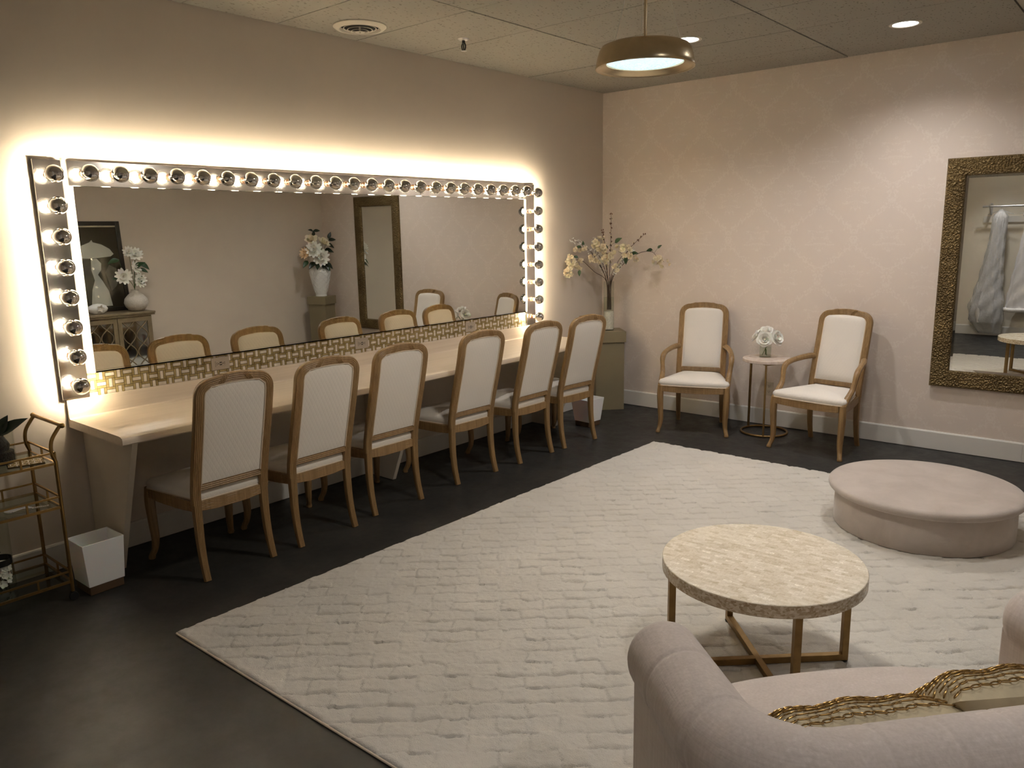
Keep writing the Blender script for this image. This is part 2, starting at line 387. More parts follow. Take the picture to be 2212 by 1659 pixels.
def baseboard(name, p0, p1, n, cuts=()):
    mb = MB(); p0, p1, n = Vector(p0), Vector(p1), Vector(n); L = (p1 - p0).length; t = (p1 - p0) / L
    cs = [0] + list(cuts) + [L]
    for a, b in zip(cs, cs[1:]):
        pa, pb = p0 + t * (a + (0.0012 if a else 0)), p0 + t * b
        prof = [(0, 0.004), (0.014, 0.004), (0.014, 0.136), (0.010, 0.143), (0, 0.146)]
        vs = [q + n * x + Vector((0, 0, z)) for q in (pa, pb) for x, z in prof]
        mb.add(vs, [(0, 1, 2, 3, 4), (9, 8, 7, 6, 5)] + [(i, (i + 1) % 5 + 0, (i + 1) % 5 + 5, i + 5) for i in range(5)])
    return struct(mb.build(name, 'trim_white', smooth=False))
baseboard('baseboard_left', (0, RY, 0), (0, 0, 0), (1, 0, 0), (2.35, 4.8))
baseboard('baseboard_back', (0.014, 0, 0), (RX, 0, 0), (0, -1, 0), (1.215, 3.65))
baseboard('baseboard_right', (RX, -0.014, 0), (RX, RYS, 0), (-1, 0, 0))
baseboard('baseboard_front', (0.014, RY, 0), (RX2, RY, 0), (0, 1, 0))
# ceiling: lay-in tiles 4 ft by 2 ft, dark seams between
mb = MB(); mb.box((-0.1, RY - 0.1, CEIL + 0.012), (RX2 + 0.1, 0.1, CEIL + 0.06), 1)
xs = [1.044 - 1.2192, 1.044] + [1.044 + 1.2192 * k for k in range(1, 6)]
ys = [0.0] + [-(0.540 + 0.6096 * k) for k in range(0, 13)]
for i in range(len(xs) - 1):
    for j in range(len(ys) - 1):
        x0, x1, y1, y0 = max(xs[i] + 0.0055, 0.007), min(xs[i + 1] - 0.0055, RX2), ys[j] - 0.0030, max(ys[j + 1] + 0.0030, RY)
        if y0 >= y1 or x0 >= x1: continue
        dz = random.Random(i * 31 + j).uniform(0, 0.003)
        mb.box((x0, y0, CEIL + dz), (x1, y1, CEIL + 0.014))
struct(mb.build('ceiling', ['ceiling_tile', 'grid_dark'], smooth=False))

# ---------------------------------------------------------------- ceiling fixtures
def downlight(x, y, label, power=CAN_W, group='recessed ceiling downlights', cone=142):
    t = thing('recessed_downlight', label, 'ceiling light', (x, y, CEIL), 0, group)
    MB().lathe([(0.098, 0.0), (0.098, -0.004), (0.092, -0.007), (0.078, -0.005), (0.074, 0.0), (0.070, 0.010)], 40, closed=True).build('trim_ring', 'vent_white', t)
    o = MB().lathe([(1e-6, -0.0030), (0.06, -0.0028), (0.0735, -0.0015), (0.0735, 0.004), (1e-6, 0.004)], 40).build('lens', 'lens_glow', t)
    l = bpy.data.lights.new('downlight_lamp', 'SPOT'); l.energy = power; l.color = (1.0, 0.955, 0.94); l.shadow_soft_size = 0.06
    l.spot_size = R(cone); l.spot_blend = 1.0
    lo = bpy.data.objects.new('downlight_lamp', l); C.objects.link(lo); lo.parent = t; lo.location = (0, 0, -0.012)
    return t
downlight(1.635, -1.42, 'lit recessed downlight half hidden behind the brass pendant lamp')
downlight(2.863, -0.80, 'lit recessed downlight in the ceiling near the top of the patterned wall')
for x, y in ((3.45, -2.3), (4.0, -4.1), (2.3, -6.8), (3.7, -6.8), (5.3, -5.6)):  # unseen downlights added to brighten the near room and the front wall
    downlight(x, y, 'added ceiling downlight out of view, brightening the near part of the room', CAN_W * (0.62 if y > -5 else 1.0), cone=80 if y < -6 else 90 if x < 4.5 else 118)

t = thing('ceiling_vent', 'round white ceiling air diffuser with concentric rings above the vanity', 'vent', (0.317, -3.198, CEIL))
MB().lathe([(0.165, 0.001), (0.165, -0.004), (0.150, -0.016), (0.128, -0.020), (0.122, -0.014), (0.120, 0.001)], 48, closed=True).build('outer_ring', 'vent_white', t)
MB().lathe([(1e-6, -0.001), (0.122, -0.001), (0.122, 0.001), (1e-6, 0.001)], 48).build('duct_shade_disc', 'duct_shade', t)  # flat black disc painted as the shade inside the duct, no hole is cut
for k, (r, z) in enumerate(((0.104, -0.015), (0.080, -0.023), (0.056, -0.031))):
    MB().lathe([(r, z), (r - 0.001, z + 0.003), (r - 0.007, z + 0.0045), (r - 0.006, z + 0.001)], 48, closed=True).build('vent_cone', 'vent_white', t)
MB().lathe([(1e-6, -0.040), (0.004, -0.040), (0.005, -0.034), (0.028, -0.036), (0.031, -0.034), (0.018, -0.031), (0.006, -0.028), (0.006, -0.001), (1e-6, -0.001)], 32).build('centre_cone', 'vent_white', t)
t = thing('fire_sprinkler', 'dark fire sprinkler head hanging from the ceiling right of the vent', 'sprinkler', (0.554, -2.511, CEIL))
MB().lathe([(1e-6, -0.012), (0.018, -0.012), (0.036, -0.006), (0.040, 0.0), (1e-6, 0.0)], 28).build('escutcheon', 'steel', t)
mb = MB().lathe([(1e-6, -0.030), (0.011, -0.030), (0.011, -0.012), (1e-6, -0.012)], 16)
for sg in (-1, 1): mb.tube(smooth_path([(sg * 0.010, 0, -0.028), (sg * 0.017, 0, -0.045), (sg * 0.012, 0, -0.066), (0, 0, -0.074)], 5), 0.0045, 8)
mb.tube([(0, 0, -0.03), (0, 0, -0.072)], 0.004, 8)
mb.build('sprinkler_frame', 'black_plastic', t)
MB().lathe([(1e-6, -0.079), (0.020, -0.077), (0.020, -0.0755), (1e-6, -0.073)], 20).build('deflector', 'steel', t)

# pendant lamp
px, py, pz = 2.53, -3.475, 2.405
t = thing('pendant_lamp', 'brushed brass ring pendant lamp hanging on a rod, lit crystal lens below', 'pendant lamp', (px, py, pz))
MB().lathe([(1e-6, 0.098), (0.13, 0.098), (0.168, 0.095), (0.186, 0.088), (0.196, 0.073), (0.204, 0.048), (0.2095, 0.022), (0.213, 0.004), (0.2125, 0.0),
            (0.209, 0.0), (0.196, 0.007), (0.178, 0.016), (0.166, 0.021), (0.1655, 0.028), (0.19, 0.05), (0.15, 0.085), (1e-6, 0.088)], 72).build('shade', 'brass', t)
MB().lathe([(1e-6, 0.016), (0.10, 0.017), (0.150, 0.021), (0.164, 0.027), (0.164, 0.034), (1e-6, 0.034)], 64).build('crystal_lens', 'pendant_lens', t)
MB().tube([(0, 0, 0.096), (0, 0, CEIL - pz - 0.02)], 0.0065, 12).build('rod', 'brass', t)
MB().lathe([(1e-6, 0.0), (0.062, 0.0), (0.062, -0.018), (0.05, -0.024), (1e-6, -0.024)], 32, (0, 0, CEIL - pz)).build('canopy', 'brass', t)
for k in range(3):
    a = 2 * PI * k / 3 + 0.15
    MB().tube([(0.16 * math.cos(a), 0.16 * math.sin(a), 0.09), (0.02 * math.cos(a), 0.02 * math.sin(a), CEIL - pz - 0.02)], 0.0009, 6).build('cable', 'steel', t)
l = bpy.data.lights.new('pendant_glow', 'AREA'); l.shape = 'DISK'; l.size = 0.29; l.energy = PEND_W; l.color = (1.0, 0.92, 0.82)
lo = bpy.data.objects.new('pendant_glow', l); C.objects.link(lo); lo.parent = t; lo.location = (0, 0, 0.010)

# ---------------------------------------------------------------- vanity wall
Z0, Z1 = 0.902, 2.118
BX = 0.024           # how far the light bars stand off the wall
def bulb_proto():
    # axis along +x from the bar face, local origin at the bar face
    rot = Matrix(((0, 0, 1), (0, 1, 0), (-1, 0, 0)))
    sock = MB().lathe([(1e-6, 0), (0.021, 0), (0.021, 0.004), (0.0165, 0.006), (0.0165, 0.030), (0.0145, 0.033), (1e-6, 0.033)], 20, rot=rot)
    r, cz = 0.0435, 0.086; cut = 109
    pr = [(1e-6, 0.031), (0.0135, 0.032), (0.0145, 0.040)]
    for k in range(15):
        a = R(158 - (158 - cut) * k / 14); pr.append((r * math.sin(a), cz + r * math.cos(a)))
    glow = MB().open_lathe(pr, 24, rot=rot)
    pc = [(r * 1.004 * math.sin(R(a)), cz + r * 1.004 * math.cos(R(a))) for a in (cut + 3, cut - 4, cut - 12, cut - 20, cut - 30, 42, 32, 22, 12)] + [(1e-6, cz + r * 1.004)]
    cap = MB().open_lathe(pc, 28, rot=rot)
    fil = MB().sphere((cz, 0, 0), 0.018, 14, 8, (0.8, 1, 1)).tube([(0.04, 0.003, 0), (cz, 0.004, 0)], 0.0006, 5).tube([(0.04, -0.003, 0), (cz, -0.004, 0)], 0.0006, 5)
    return sock, glow, cap, fil
_s, _g, _c, _fl = bulb_proto()
PB = [_s.build('socket', 'socket'), _g.build('bulb', 'bulb_glass'), _c.build('mirror_cap', 'chrome'), _fl.build('filament', 'bulb_glow')]
for o in PB: C.objects.unlink(o)
def light_bar(label, y0, y1, z0, z1, bulbs):
    t = thing('vanity_light_bar', label, 'light bar', (0, (y0 + y1) / 2, (z0 + z1) / 2), 0, 'mirror bulb light bars around the vanity mirror')
    hy, hz = (y1 - y0) / 2, (z1 - z0) / 2
    MB().box((0.0, -hy, -hz), (BX, hy, hz)).build('housing', 'bar_chrome', t, smooth=False, bevel=0.0025)
    for by, bz in bulbs:
        loc = (BX, by, bz)
        g = PB[1].copy(); C.objects.link(g); g.parent = t; g.location = loc
        c = PB[2].copy(); C.objects.link(c); c.parent = g
        s = PB[0].copy(); C.objects.link(s); s.parent = t; s.location = loc
        fl = PB[3].copy(); C.objects.link(fl); fl.parent = g
vb = [(0, (k - 3.5) * 0.1524) for k in range(8)]
light_bar('vertical mirror light bar of silver bulbs up the left side of the vanity mirror', -5.062, -4.930, Z0, Z1, vb)
light_bar('vertical mirror light bar of silver bulbs up the right side of the vanity mirror', -1.229, -1.104, Z0, Z1, vb)
hb = [((k - 3.5) * 0.1524, 0) for k in range(8)]
L3 = (-1.234 + 4.905) / 3
for k, nm in enumerate(('left third', 'middle third', 'right third')):
    light_bar('horizontal mirror light bar of silver bulbs over the %s of the vanity mirror' % nm, -4.905 + L3 * k + 0.001, -4.905 + L3 * (k + 1) - 0.001, 1.991, Z1, hb)

t = thing('vanity_mirror', 'very wide wall mirror framed by lit silver bulbs above the counter', 'mirror', (0, -3.07, 1.03))
MB().box((0.004, -1.815, 0.0), (0.030, 1.815, 0.960)).build('glass', 'mirror', t, smooth=False)
MB().box((0.0, -1.815, -0.007), (0.033, 1.815, -0.0004)).box((0.0305, -1.815, -0.007), (0.033, 1.815, 0.006)).build('bottom_channel', 'chrome', t, smooth=False)
for sg in (-1, 1):
    MB().box((0.0, min(sg * 1.818, sg * 1.838), -0.005), (0.032, max(sg * 1.818, sg * 1.838), 0.960)).build('side_strip', 'white_paint', t, smooth=False)

# mosaic strip of basket-woven stones
mb = MB(); bz0, bz1, y0, y1 = 0.897, 1.022, -4.928, -1.231
mb.box((0.0, y0, bz0), (0.009, y1, bz1), 2)
bs = 0.0472; rng = random.Random(5)
for i in range(int((y1 - y0) / bs) + 1):
    for j in range(3):
        ya, za = y0 + i * bs, bz0 - 0.012 + j * bs
        for k in range(3):
            g = 0.0012; wd = (0.30, 0.40, 0.30)[k]; st = (0, 0.30, 0.70)[k]
            if (i + j) % 2: a, b = (ya + st * bs + g, za + g), (ya + (st + wd) * bs - g, za + bs - g)
            else: a, b = (ya + g, za + st * bs + g), (ya + bs - g, za + (st + wd) * bs - g)
            a = (max(a[0], y0), max(a[1], bz0)); b = (min(b[0], y1), min(b[1], bz1))
            if b[0] - a[0] < 0.003 or b[1] - a[1] < 0.003: continue
            mb.box((0.008, a[0], a[1]), (0.0125 + rng.uniform(0, 0.0012), b[0], b[1]), 1 if k == 1 else 0)
tag(mb.build('mosaic_backsplash', ['gold_stone', 'pearl', 'grout'], smooth=False), 'strip of gold and pearl basketweave mosaic tile under the vanity mirror', 'tile backsplash')
def outlet(y, z, label, usb=True, wall='left', x=0.0125):
    if wall == 'left': t = thing('power_outlet', label, 'outlet', (x, y, z), 0, 'power outlets in the mosaic strip' if usb else None)
    else: t = thing('power_outlet', label, 'outlet', (y, 0, z), R(-90))
    if usb:
        MB().box((0, -0.059, -0.0375), (0.006, 0.059, 0.0375)).build('cover_plate', 'taupe_plate', t, smooth=False, bevel=0.002)
        MB().box((0.005, -0.034, -0.0165), (0.0085, 0.034, 0.0165)).build('receptacle', 'taupe_plate', t, smooth=False, bevel=0.001)
        mb = MB()
        for sg in (-1, 1):
            mb.box((0.008, sg * 0.024 - 0.0045, 0.0035), (0.0093, sg * 0.024 + 0.0045, 0.006)); mb.box((0.008, sg * 0.024 - 0.004, -0.006), (0.0093, sg * 0.024 + 0.004, -0.0035))
            mb.lathe([(1e-6, 0), (0.003, 0), (0.003, 0.0013), (1e-6, 0.0013)], 10, (0.008, sg * 0.0135, 0), 0, Matrix(((0, 0, 1), (0, 1, 0), (-1, 0, 0))))
            mb.box((0.008, -0.0075, sg * 0.0065 - 0.003), (0.0093, 0.0075, sg * 0.0065 + 0.003))
        mb.build('slots', 'slot_black', t, smooth=False)
    else:
        MB().box((0, -0.036, -0.06), (0.006, 0.036, 0.06)).build('cover_plate', 'ivory_plate', t, smooth=False, bevel=0.002)
        for sg in (-1, 1):
            MB().box((0.005, -0.017, sg * 0.0245 - 0.0165), (0.0078, 0.017, sg * 0.0245 + 0.0165)).build('receptacle', 'ivory_plate', t, smooth=False, bevel=0.004)
        mb = MB()
        for sg in (-1, 1):
            for q in (-1, 1): mb.box((0.0076, q * 0.0065 - 0.0013, sg * 0.0245 - 0.001), (0.0085, q * 0.0065 + 0.0013, sg * 0.0245 + 0.008))
            mb.box((0.0076, -0.0025, sg * 0.0245 - 0.010), (0.0085, 0.0025, sg * 0.0245 - 0.005))
        mb.build('slots', 'slot_black', t, smooth=False)
outlet(-4.164, 0.971, 'beige outlet plate in the mosaic strip, behind the two chairs nearest the bar cart')
outlet(-3.080, 0.963, 'beige outlet plate in the middle of the mosaic strip, between two others')
outlet(-1.952, 0.962, 'beige outlet plate at the far right end of the mosaic strip')
outlet(1.757, 0.325, 'ivory wall outlet low on the patterned wall behind the marble side table', False, 'back')

# vanity counter: post-formed worktop with upstand, tapered panels below
t = thing('vanity_counter', 'long whitewashed vanity counter fixed under the bulb-lit mirror', 'counter', (0, -5.042, 0))
prof = [(0.002, 0.897), (0.010, 0.899), (0.018, 0.895), (0.021, 0.885), (0.021, 0.812), (0.024, 0.802), (0.034, 0.796), (0.60, 0.796), (0.622, 0.794), (0.634, 0.788), (0.640, 0.777), (0.640, 0.758), (0.634, 0.752), (0.002, 0.752)]
def extr(prof, y0, y1):
    n = len(prof); mb = MB(); mb.add([(x, y, z) for y in (y0, y1) for x, z in prof], [tuple(range(n)), tuple(range(2 * n - 1, n - 1, -1))] + [(i, (i + 1) % n, (i + 1) % n + n, i + n) for i in range(n)]); return mb
extr(prof, 0, 4.0).build('worktop', 'counter', t, angle=30)
for yy in (0.060, 1.958, 3.872):
    pan = [(0.0, 0.005), (0.285, 0.005), (0.60, 0.7515), (0.0, 0.7515)]
    if yy < 1: pan = [(0.0145, 0.005), (0.285, 0.005), (0.60, 0.7515), (0.0145, 0.7515)]
    else: pan = [(0.0145, 0.005), (0.285, 0.005), (0.60, 0.7515), (0.0145, 0.7515)]
    extr(pan, yy, yy + 0.03).build('support_panel', 'panel_white', t, smooth=False, bevel=0.002)

# ---------------------------------------------------------------- chairs
def reeded(w, d, n=5, amp=0.0028, sub=5, front=True):
    pts = []; N = n * sub
    for k in range(N + 1):
        u = k / N; pts.append((w * (u - 0.5), d / 2 - amp * (1 - abs(math.sin(PI * n * u))) - 0.004 * abs(2 * u - 1) ** 6))
    for k in range(1, 4): pts.append((w / 2 + 0.0015, d / 2 - 0.004 - (d - 0.008) * k / 4))
    for k in range(N + 1):
        u = 1 - k / N; pts.append((w * (u - 0.5), -d / 2 + (amp * (1 - abs(math.sin(PI * n * u))) if front else 0) + 0.004 * abs(2 * u - 1) ** 6))
    for k in range(1, 4): pts.append((-w / 2 - 0.0015, -d / 2 + 0.004 + (d - 0.008) * k / 4))
    return pts
YB = [(0, -0.262), (0.05, -0.246), (0.12, -0.229), (0.22, -0.217), (0.38, -0.214), (0.47, -0.220), (0.58, -0.246), (0.70, -0.278), (0.82, -0.310), (0.95, -0.340), (1.03, -0.352), (1.10, -0.358)]
def yb(z):
    return sum(lerp(YB, z + d) for d in (-0.03, -0.015, 0, 0.015, 0.03)) / 5 if z > 0.03 else lerp(YB, z)
HW = 0.1915           # centre line of the stiles
ZT = 1.046            # top of the arch, centre line
def u_path(hw, ztop, zc, rc, z0, n=10, arch=0.014):
    """half-arch outline points (x, z) from the lower left, over the top, to the lower right"""
    p = [(-hw, z0 + (zc - z0) * k / 14) for k in range(15)]
    for k in range(1, n + 1):
        a = PI - (PI / 2) * k / n; e = 0.9
        p.append((-hw + rc + rc * math.copysign(abs(math.cos(a)) ** e, math.cos(a)), zc + (ztop - arch - zc) * abs(math.sin(a)) ** e))
    m = hw - rc
    for k in range(1, 9):
        x = -m + 2 * m * k / 8 * 0.5; p.append((x, ztop - arch + arch * (1 - (x / m) ** 2)))
    q = [(-x, z) for x, z in p[:-1]][::-1]
    return p + q
def chair_back(t, zlow=0.488):
    pts = u_path(HW, ZT, 0.962, 0.076, 0.40)
    path = [Vector((x, yb(z), z)) for x, z in pts]
    mb = MB().sweep(path, reeded(0.047, 0.036, 5), (0, -1, -0.12))
    # carved ribbon bands, crossing the top rail left and right of centre
    for sg in (-1, 1):
        for k in range(4):
            xa = sg * (0.052 + 0.0085 * k); z = ZT - 0.003
            for side in (-1, 1):
                pth = []
                for j in range(7):
                    u = j / 6 - 0.5; pth.append((xa + sg * side * u * -0.034, yb(z) + side * -0.0168 + side * -0.0008 * math.cos(PI * u), z + u * 0.040))
                mb.tube(pth, 0.0024, 6, (0, 1, 0))
            mb.tube([(xa - sg * 0.015, yb(z) - 0.016, z + 0.020), (xa - sg * 0.002, yb(z), z + 0.0228), (xa + sg * 0.015, yb(z) + 0.016, z + 0.020)], 0.0024, 6, (0, 0, 1))
    mb.build('back_frame', 'oak', t, angle=50)
    mb = MB().sweep([(-HW + 0.018 + 2 * (HW - 0.018) * k / 8, yb(zlow), zlow) for k in range(9)], [(y, x) for x, y in reeded(0.040, 0.028, 4)][::-1], (0, 0, 1))
    mb.build('lower_rail', 'oak', t, angle=50)
    # upholstered panel inside the frame
    ih = HW - 0.0225; za, zb_ = zlow + 0.018, ZT - 0.030; rc = 0.045
    def half(z):
        d = z - (zb_ - rc)
        return ih if d <= 0 else ih - rc + math.sqrt(max(rc * rc - d * d, 0))
    def surf(side, puff):
        def fn(u, v):
            z = za + (zb_ - za) * (1 - (1 - v) ** 1.25 if v > 0 else 0); h = half(min(z, zb_ - 0.0006)); s = 2 * u - 1
            e = (1 - abs(s) ** 4) * (1 - abs(2 * v - 1) ** 6)
            return (s * h, yb(z) + side * (0.012 + puff * max(e, 0) ** 0.55), z + 0.008 * (1 - s * s) * (v ** 6))
        return fn
    mb = MB().grid(surf(1, 0.026), 20, 26).grid(surf(-1, 0.004), 20, 26, flip=True)
    ring = []
    for k in range(21): z = za + (zb_ - za - 0.0008) * k / 20; ring.append((-half(z), z))
    for k in range(1, 10): ring.append((-half(zb_ - 0.0008) + 2 * half(zb_ - 0.0008) * k / 10, zb_ - 0.0008 + 0.008 * (1 - (2 * k / 10 - 1) ** 2)))
    for k in range(20, -1, -1): z = za + (zb_ - za - 0.0008) * k / 20; ring.append((half(z), z))
    n = len(ring)
    mb.add([(x, yb(z) + s * 0.012, z) for s in (1, -1) for x, z in ring], [(i, i + 1, i + 1 + n, i + n) for i in range(n - 1)])
    bk = mb.build('backrest', 'chair_fabric', t, angle=60, recalc=False)
    for s in (1, -1):
        MB().tube([(x * 0.985, yb(z) + s * 0.0135, z - 0.002) for x, z in ring], 0.0042, 6, (0, 1, 0)).build('piping', 'piping', bk)
def apron_strip(mb, p0, p1, out, z0=0.357, z1=0.412, wave=0.010):
    p0, p1, out = Vector(p0), Vector(p1), Vector(out); nu, nv = 48, 22
    def lowz(u): return z0 + wave * (0.5 - 0.5 * math.cos(4 * PI * u)) * 0.0 + wave * math.sin(PI * u) ** 2 * (1 if abs(u - .5) < .18 else 0.55)
    def fn(sd):
        def g(u, v):
            zl = z0 - 0.004 + wave * 0.9 * (abs(2 * u - 1) ** 2); z = zl + (z1 - zl) * v
            c = 0.5 + 0.28 * math.sin(2 * PI * (u * 2 - 0.25)) * math.exp(-((abs(u - 0.5) - 0.2) / 0.12) ** 2)
            ph = (z - zl) / 0.0085 + 2.2 * math.exp(-((abs(u - 0.5) - 0.22) / 0.07) ** 2) * math.sin((abs(u - 0.5) - 0.22) * 38)
            dp = 0.0024 * abs(math.sin(PI * ph)) if sd > 0 else 0
            return p0.lerp(p1, u) + out * (sd * 0.011 + dp) + Vector((0, 0, z))
        return g
    mb.grid(fn(1), nu, nv); mb.grid(fn(-1), nu, 1, flip=True)
    for v in (0, 1):
        a = [fn(1)(i / nu, v) for i in range(nu + 1)]; b = [fn(-1)(i / nu, v) for i in range(nu + 1)]
        mb.add(a + b, [(i, i + 1, i + 2 + nu, i + 1 + nu) for i in range(nu)])
def seat_cushion(t, wf, wr, yf, yr, z0=0.408, zc=0.492):
    out = []
    def corner(cx, cy, r, a0):
        for k in range(7): a = a0 + PI / 2 * k / 6; out.append((cx + r * math.cos(a), cy + r * math.sin(a)))
    r = 0.035
    corner(wf / 2 - r, yf - r, r, 0); 
    for k in range(1, 8): x = (wf / 2 - r) * (1 - 2 * k / 8); out.append((x, yf + 0.014 * (1 - (x / (wf / 2)) ** 2)))
    corner(-wf / 2 + r, yf - r, r, PI / 2)
    for k in range(1, 8): s = k / 8; out.append((-(wf / 2 + (wr / 2 - wf / 2) * s), yf - r + (yr + yf * 0 - (yf - r)) * s))
    corner(-wr / 2 + 0.012, yr + 0.012, 0.012, PI); corner(wr / 2 - 0.012, yr + 0.012, 0.012, 1.5 * PI)
    for k in range(1, 8): s = k / 8; out.append((wr / 2 + (wf / 2 - wr / 2) * s, yr + (yf - r - yr) * s))
    n = len(out); cy = (yf + yr) / 2; mb = MB()
    rings = [(1.0, z0), (1.012, z0 + 0.008), (1.026, z0 + 0.022), (1.022, z0 + 0.036), (0.985, z0 + 0.050)]
    for k in range(1, 8):
        s = 0.985 * (1 - k / 8); rings.append((s, z0 + 0.050 + (zc - z0 - 0.050) * (1 - (1 - k / 8) ** 2.6)))
    vs = [(x * s, cy + (y - cy) * s, z) for s, z in rings for x, y in out] + [(0, cy, zc), (0, cy, z0)]
    fs = [(a * n + i, a * n + (i + 1) % n, (a + 1) * n + (i + 1) % n, (a + 1) * n + i) for a in range(len(rings) - 1) for i in range(n)]
    m = (len(rings) - 1) * n
    fs += [(m + i, m + (i + 1) % n, len(vs) - 2) for i in range(n)] + [((i + 1) % n, i, len(vs) - 1) for i in range(n)]
    mb.add(vs, fs); st = mb.build('seat', 'chair_fabric', t, angle=70)
    MB().tube([(x * 1.012, cy + (y - cy) * 1.012, z0 + 0.005) for x, y in out], 0.0045, 6, (0, 0, 1), closed=True).build('piping', 'piping', st)
def front_leg(t, sx, fx, fy, top=0.412):
    pts = smooth_path([(sx * fx, fy, top), (sx * (fx + 0.004), fy + 0.004, 0.33), (sx * (fx + 0.001), fy + 0.002, 0.22), (sx * (fx - 0.003), fy + 0.001, 0.12), (sx * (fx + 0.002), fy + 0.008, 0.06), (sx * (fx + 0.012), fy + 0.024, 0.022), (sx * (fx + 0.015), fy + 0.029, 0.0)], 5)
    rad = [(0, 0.0265), (0.18, 0.0275), (0.45, 0.0225), (0.70, 0.0175), (0.82, 0.0165), (0.92, 0.0195), (1.0, 0.0175)]
    sc = [lerp(rad, i / (len(pts) - 1)) for i in range(len(pts))]
    prof = [((1 - 0.055 * (1 - abs(math.sin(4.5 * a)))) * math.cos(a), (1 - 0.055 * (1 - abs(math.sin(4.5 * a)))) * math.sin(a)) for a in [2 * PI * k / 45 for k in range(45)]]
    MB().sweep(pts, prof, (0, 1, 0), sc).build('leg', 'oak', t, angle=55)
def rear_leg(t, sx):
    zs = [0.42 - 0.42 * k / 16 for k in range(17)]
    path = [(sx * (HW - 0.002 + 0.010 * max(0, 0.3 - z)), yb(z), z) for z in zs]
    sc = [(1.0 - 0.28 * k / 16, 1.05 - 0.22 * k / 16) for k in range(17)]
    MB().sweep(path, reeded(0.045, 0.036, 5), (0, -1, 0), sc).build('leg', 'oak', t, angle=50)
def make_chair(name, label, arms=False, group=None):
    t = thing(name, label, 'chair', (0, 0, 0), 0, group)
    fx, fy = (0.272, 0.222) if arms else (0.222, 0.222)
    chair_back(t)
    for sx in (-1, 1): front_leg(t, sx, fx, fy); rear_leg(t, sx)
    mb = MB(); rx, ry = HW - 0.004, -0.214
    apron_strip(mb, (-fx + 0.02, fy + 0.012, 0), (fx - 0.02, fy + 0.012, 0), (0, 1, 0))
    apron_strip(mb, (rx - 0.018, ry, 0), (-rx + 0.018, ry, 0), (0, -1, 0))
    for sx in (-1, 1):
        a, b = Vector((sx * (fx + 0.008), fy - 0.02, 0)), Vector((sx * (rx + 0.006), ry + 0.01, 0)); n = Vector(((b - a).y, -(b - a).x, 0)).normalized(); n = n if n.x * sx > 0 else -n
        apron_strip(mb, a, b, n)
    mb.build('seat_rail', 'oak', t, angle=60)
    seat_cushion(t, 2 * fx + 0.03, 2 * rx - 0.028, fy + 0.012, ry + 0.004)
    if arms:
        for sx in (-1, 1):
            pts = smooth_path([(sx * (HW + 0.002), yb(0.68) + 0.006, 0.682), (sx * (HW + 0.022), -0.235, 0.688), (sx * 0.245, -0.15, 0.682), (sx * 0.272, -0.04, 0.668), (sx * 0.286, 0.030, 0.648), (sx * 0.290, 0.066, 0.610), (sx * 0.286, 0.080, 0.560), (sx * 0.280, 0.105, 0.505), (sx * 0.276, 0.165, 0.455), (sx * 0.274, 0.212, 0.408), (sx * 0.273, 0.224, 0.372)], 5)
            N = len(pts) - 1; rad = [(0, 0.019), (0.1, 0.024), (0.3, 0.021), (0.45, 0.023), (0.6, 0.019), (0.75, 0.022), (0.9, 0.026), (1, 0.022)]
            prof = [((1 - 0.07 * (1 - abs(math.sin(4 * a)))) * math.cos(a), (1 - 0.07 * (1 - abs(math.sin(4 * a)))) * math.sin(a)) for a in [2 * PI * k / 40 for k in range(40)]]
            MB().sweep(pts, prof, (1, 0, 0), [lerp(rad, i / N) for i in range(N + 1)]).build('arm', 'oak', t, angle=55)
    return t
ch = make_chair('side_chair', 'first cream upholstered oak side chair along the counter, beside the bar cart', group='side chairs along the vanity counter')
spots = [(0.514, -4.567, 90, 'cream upholstered oak side chair at the vanity counter, nearest of six to the bar cart'),
         (0.520, -4.012, 91, 'cream upholstered oak side chair at the counter, second of six counting from the bar cart'),
         (0.474, -3.422, 89, 'cream upholstered oak side chair at the counter, third of six counting from the bar cart'),
         (0.466, -2.668, 88, 'cream upholstered oak side chair at the counter, fourth of six counting from the bar cart'),
         (0.494, -2.030, 89, 'cream upholstered oak side chair at the counter, second of six counting from the corner pedestal'),
         (0.526, -1.474, 85, 'cream upholstered oak side chair at the counter, nearest of six to the corner pedestal')]
for i, (x, y, a, lab) in enumerate(spots):
    o = ch if i == 0 else copy_tree(ch)
    o.location = (x, y, 0); o.rotation_euler = (0, 0, R(a)); o['label'] = lab
ac = make_chair('armchair', 'cream upholstered oak armchair left of the round marble side table, by the corner pedestal', True, 'armchairs against the patterned wall')
# facing direction: local +y
ac.location = (1.300, -0.470, 0); ac.rotation_euler = (0, 0, R(180 + 19.2))
a2 = copy_tree(ac); a2.location = (2.365, -0.475, 0); a2.rotation_euler = (0, 0, R(180 - 7.0))
a2['label'] = 'cream upholstered oak armchair right of the round marble side table, nearer the big wall mirror'
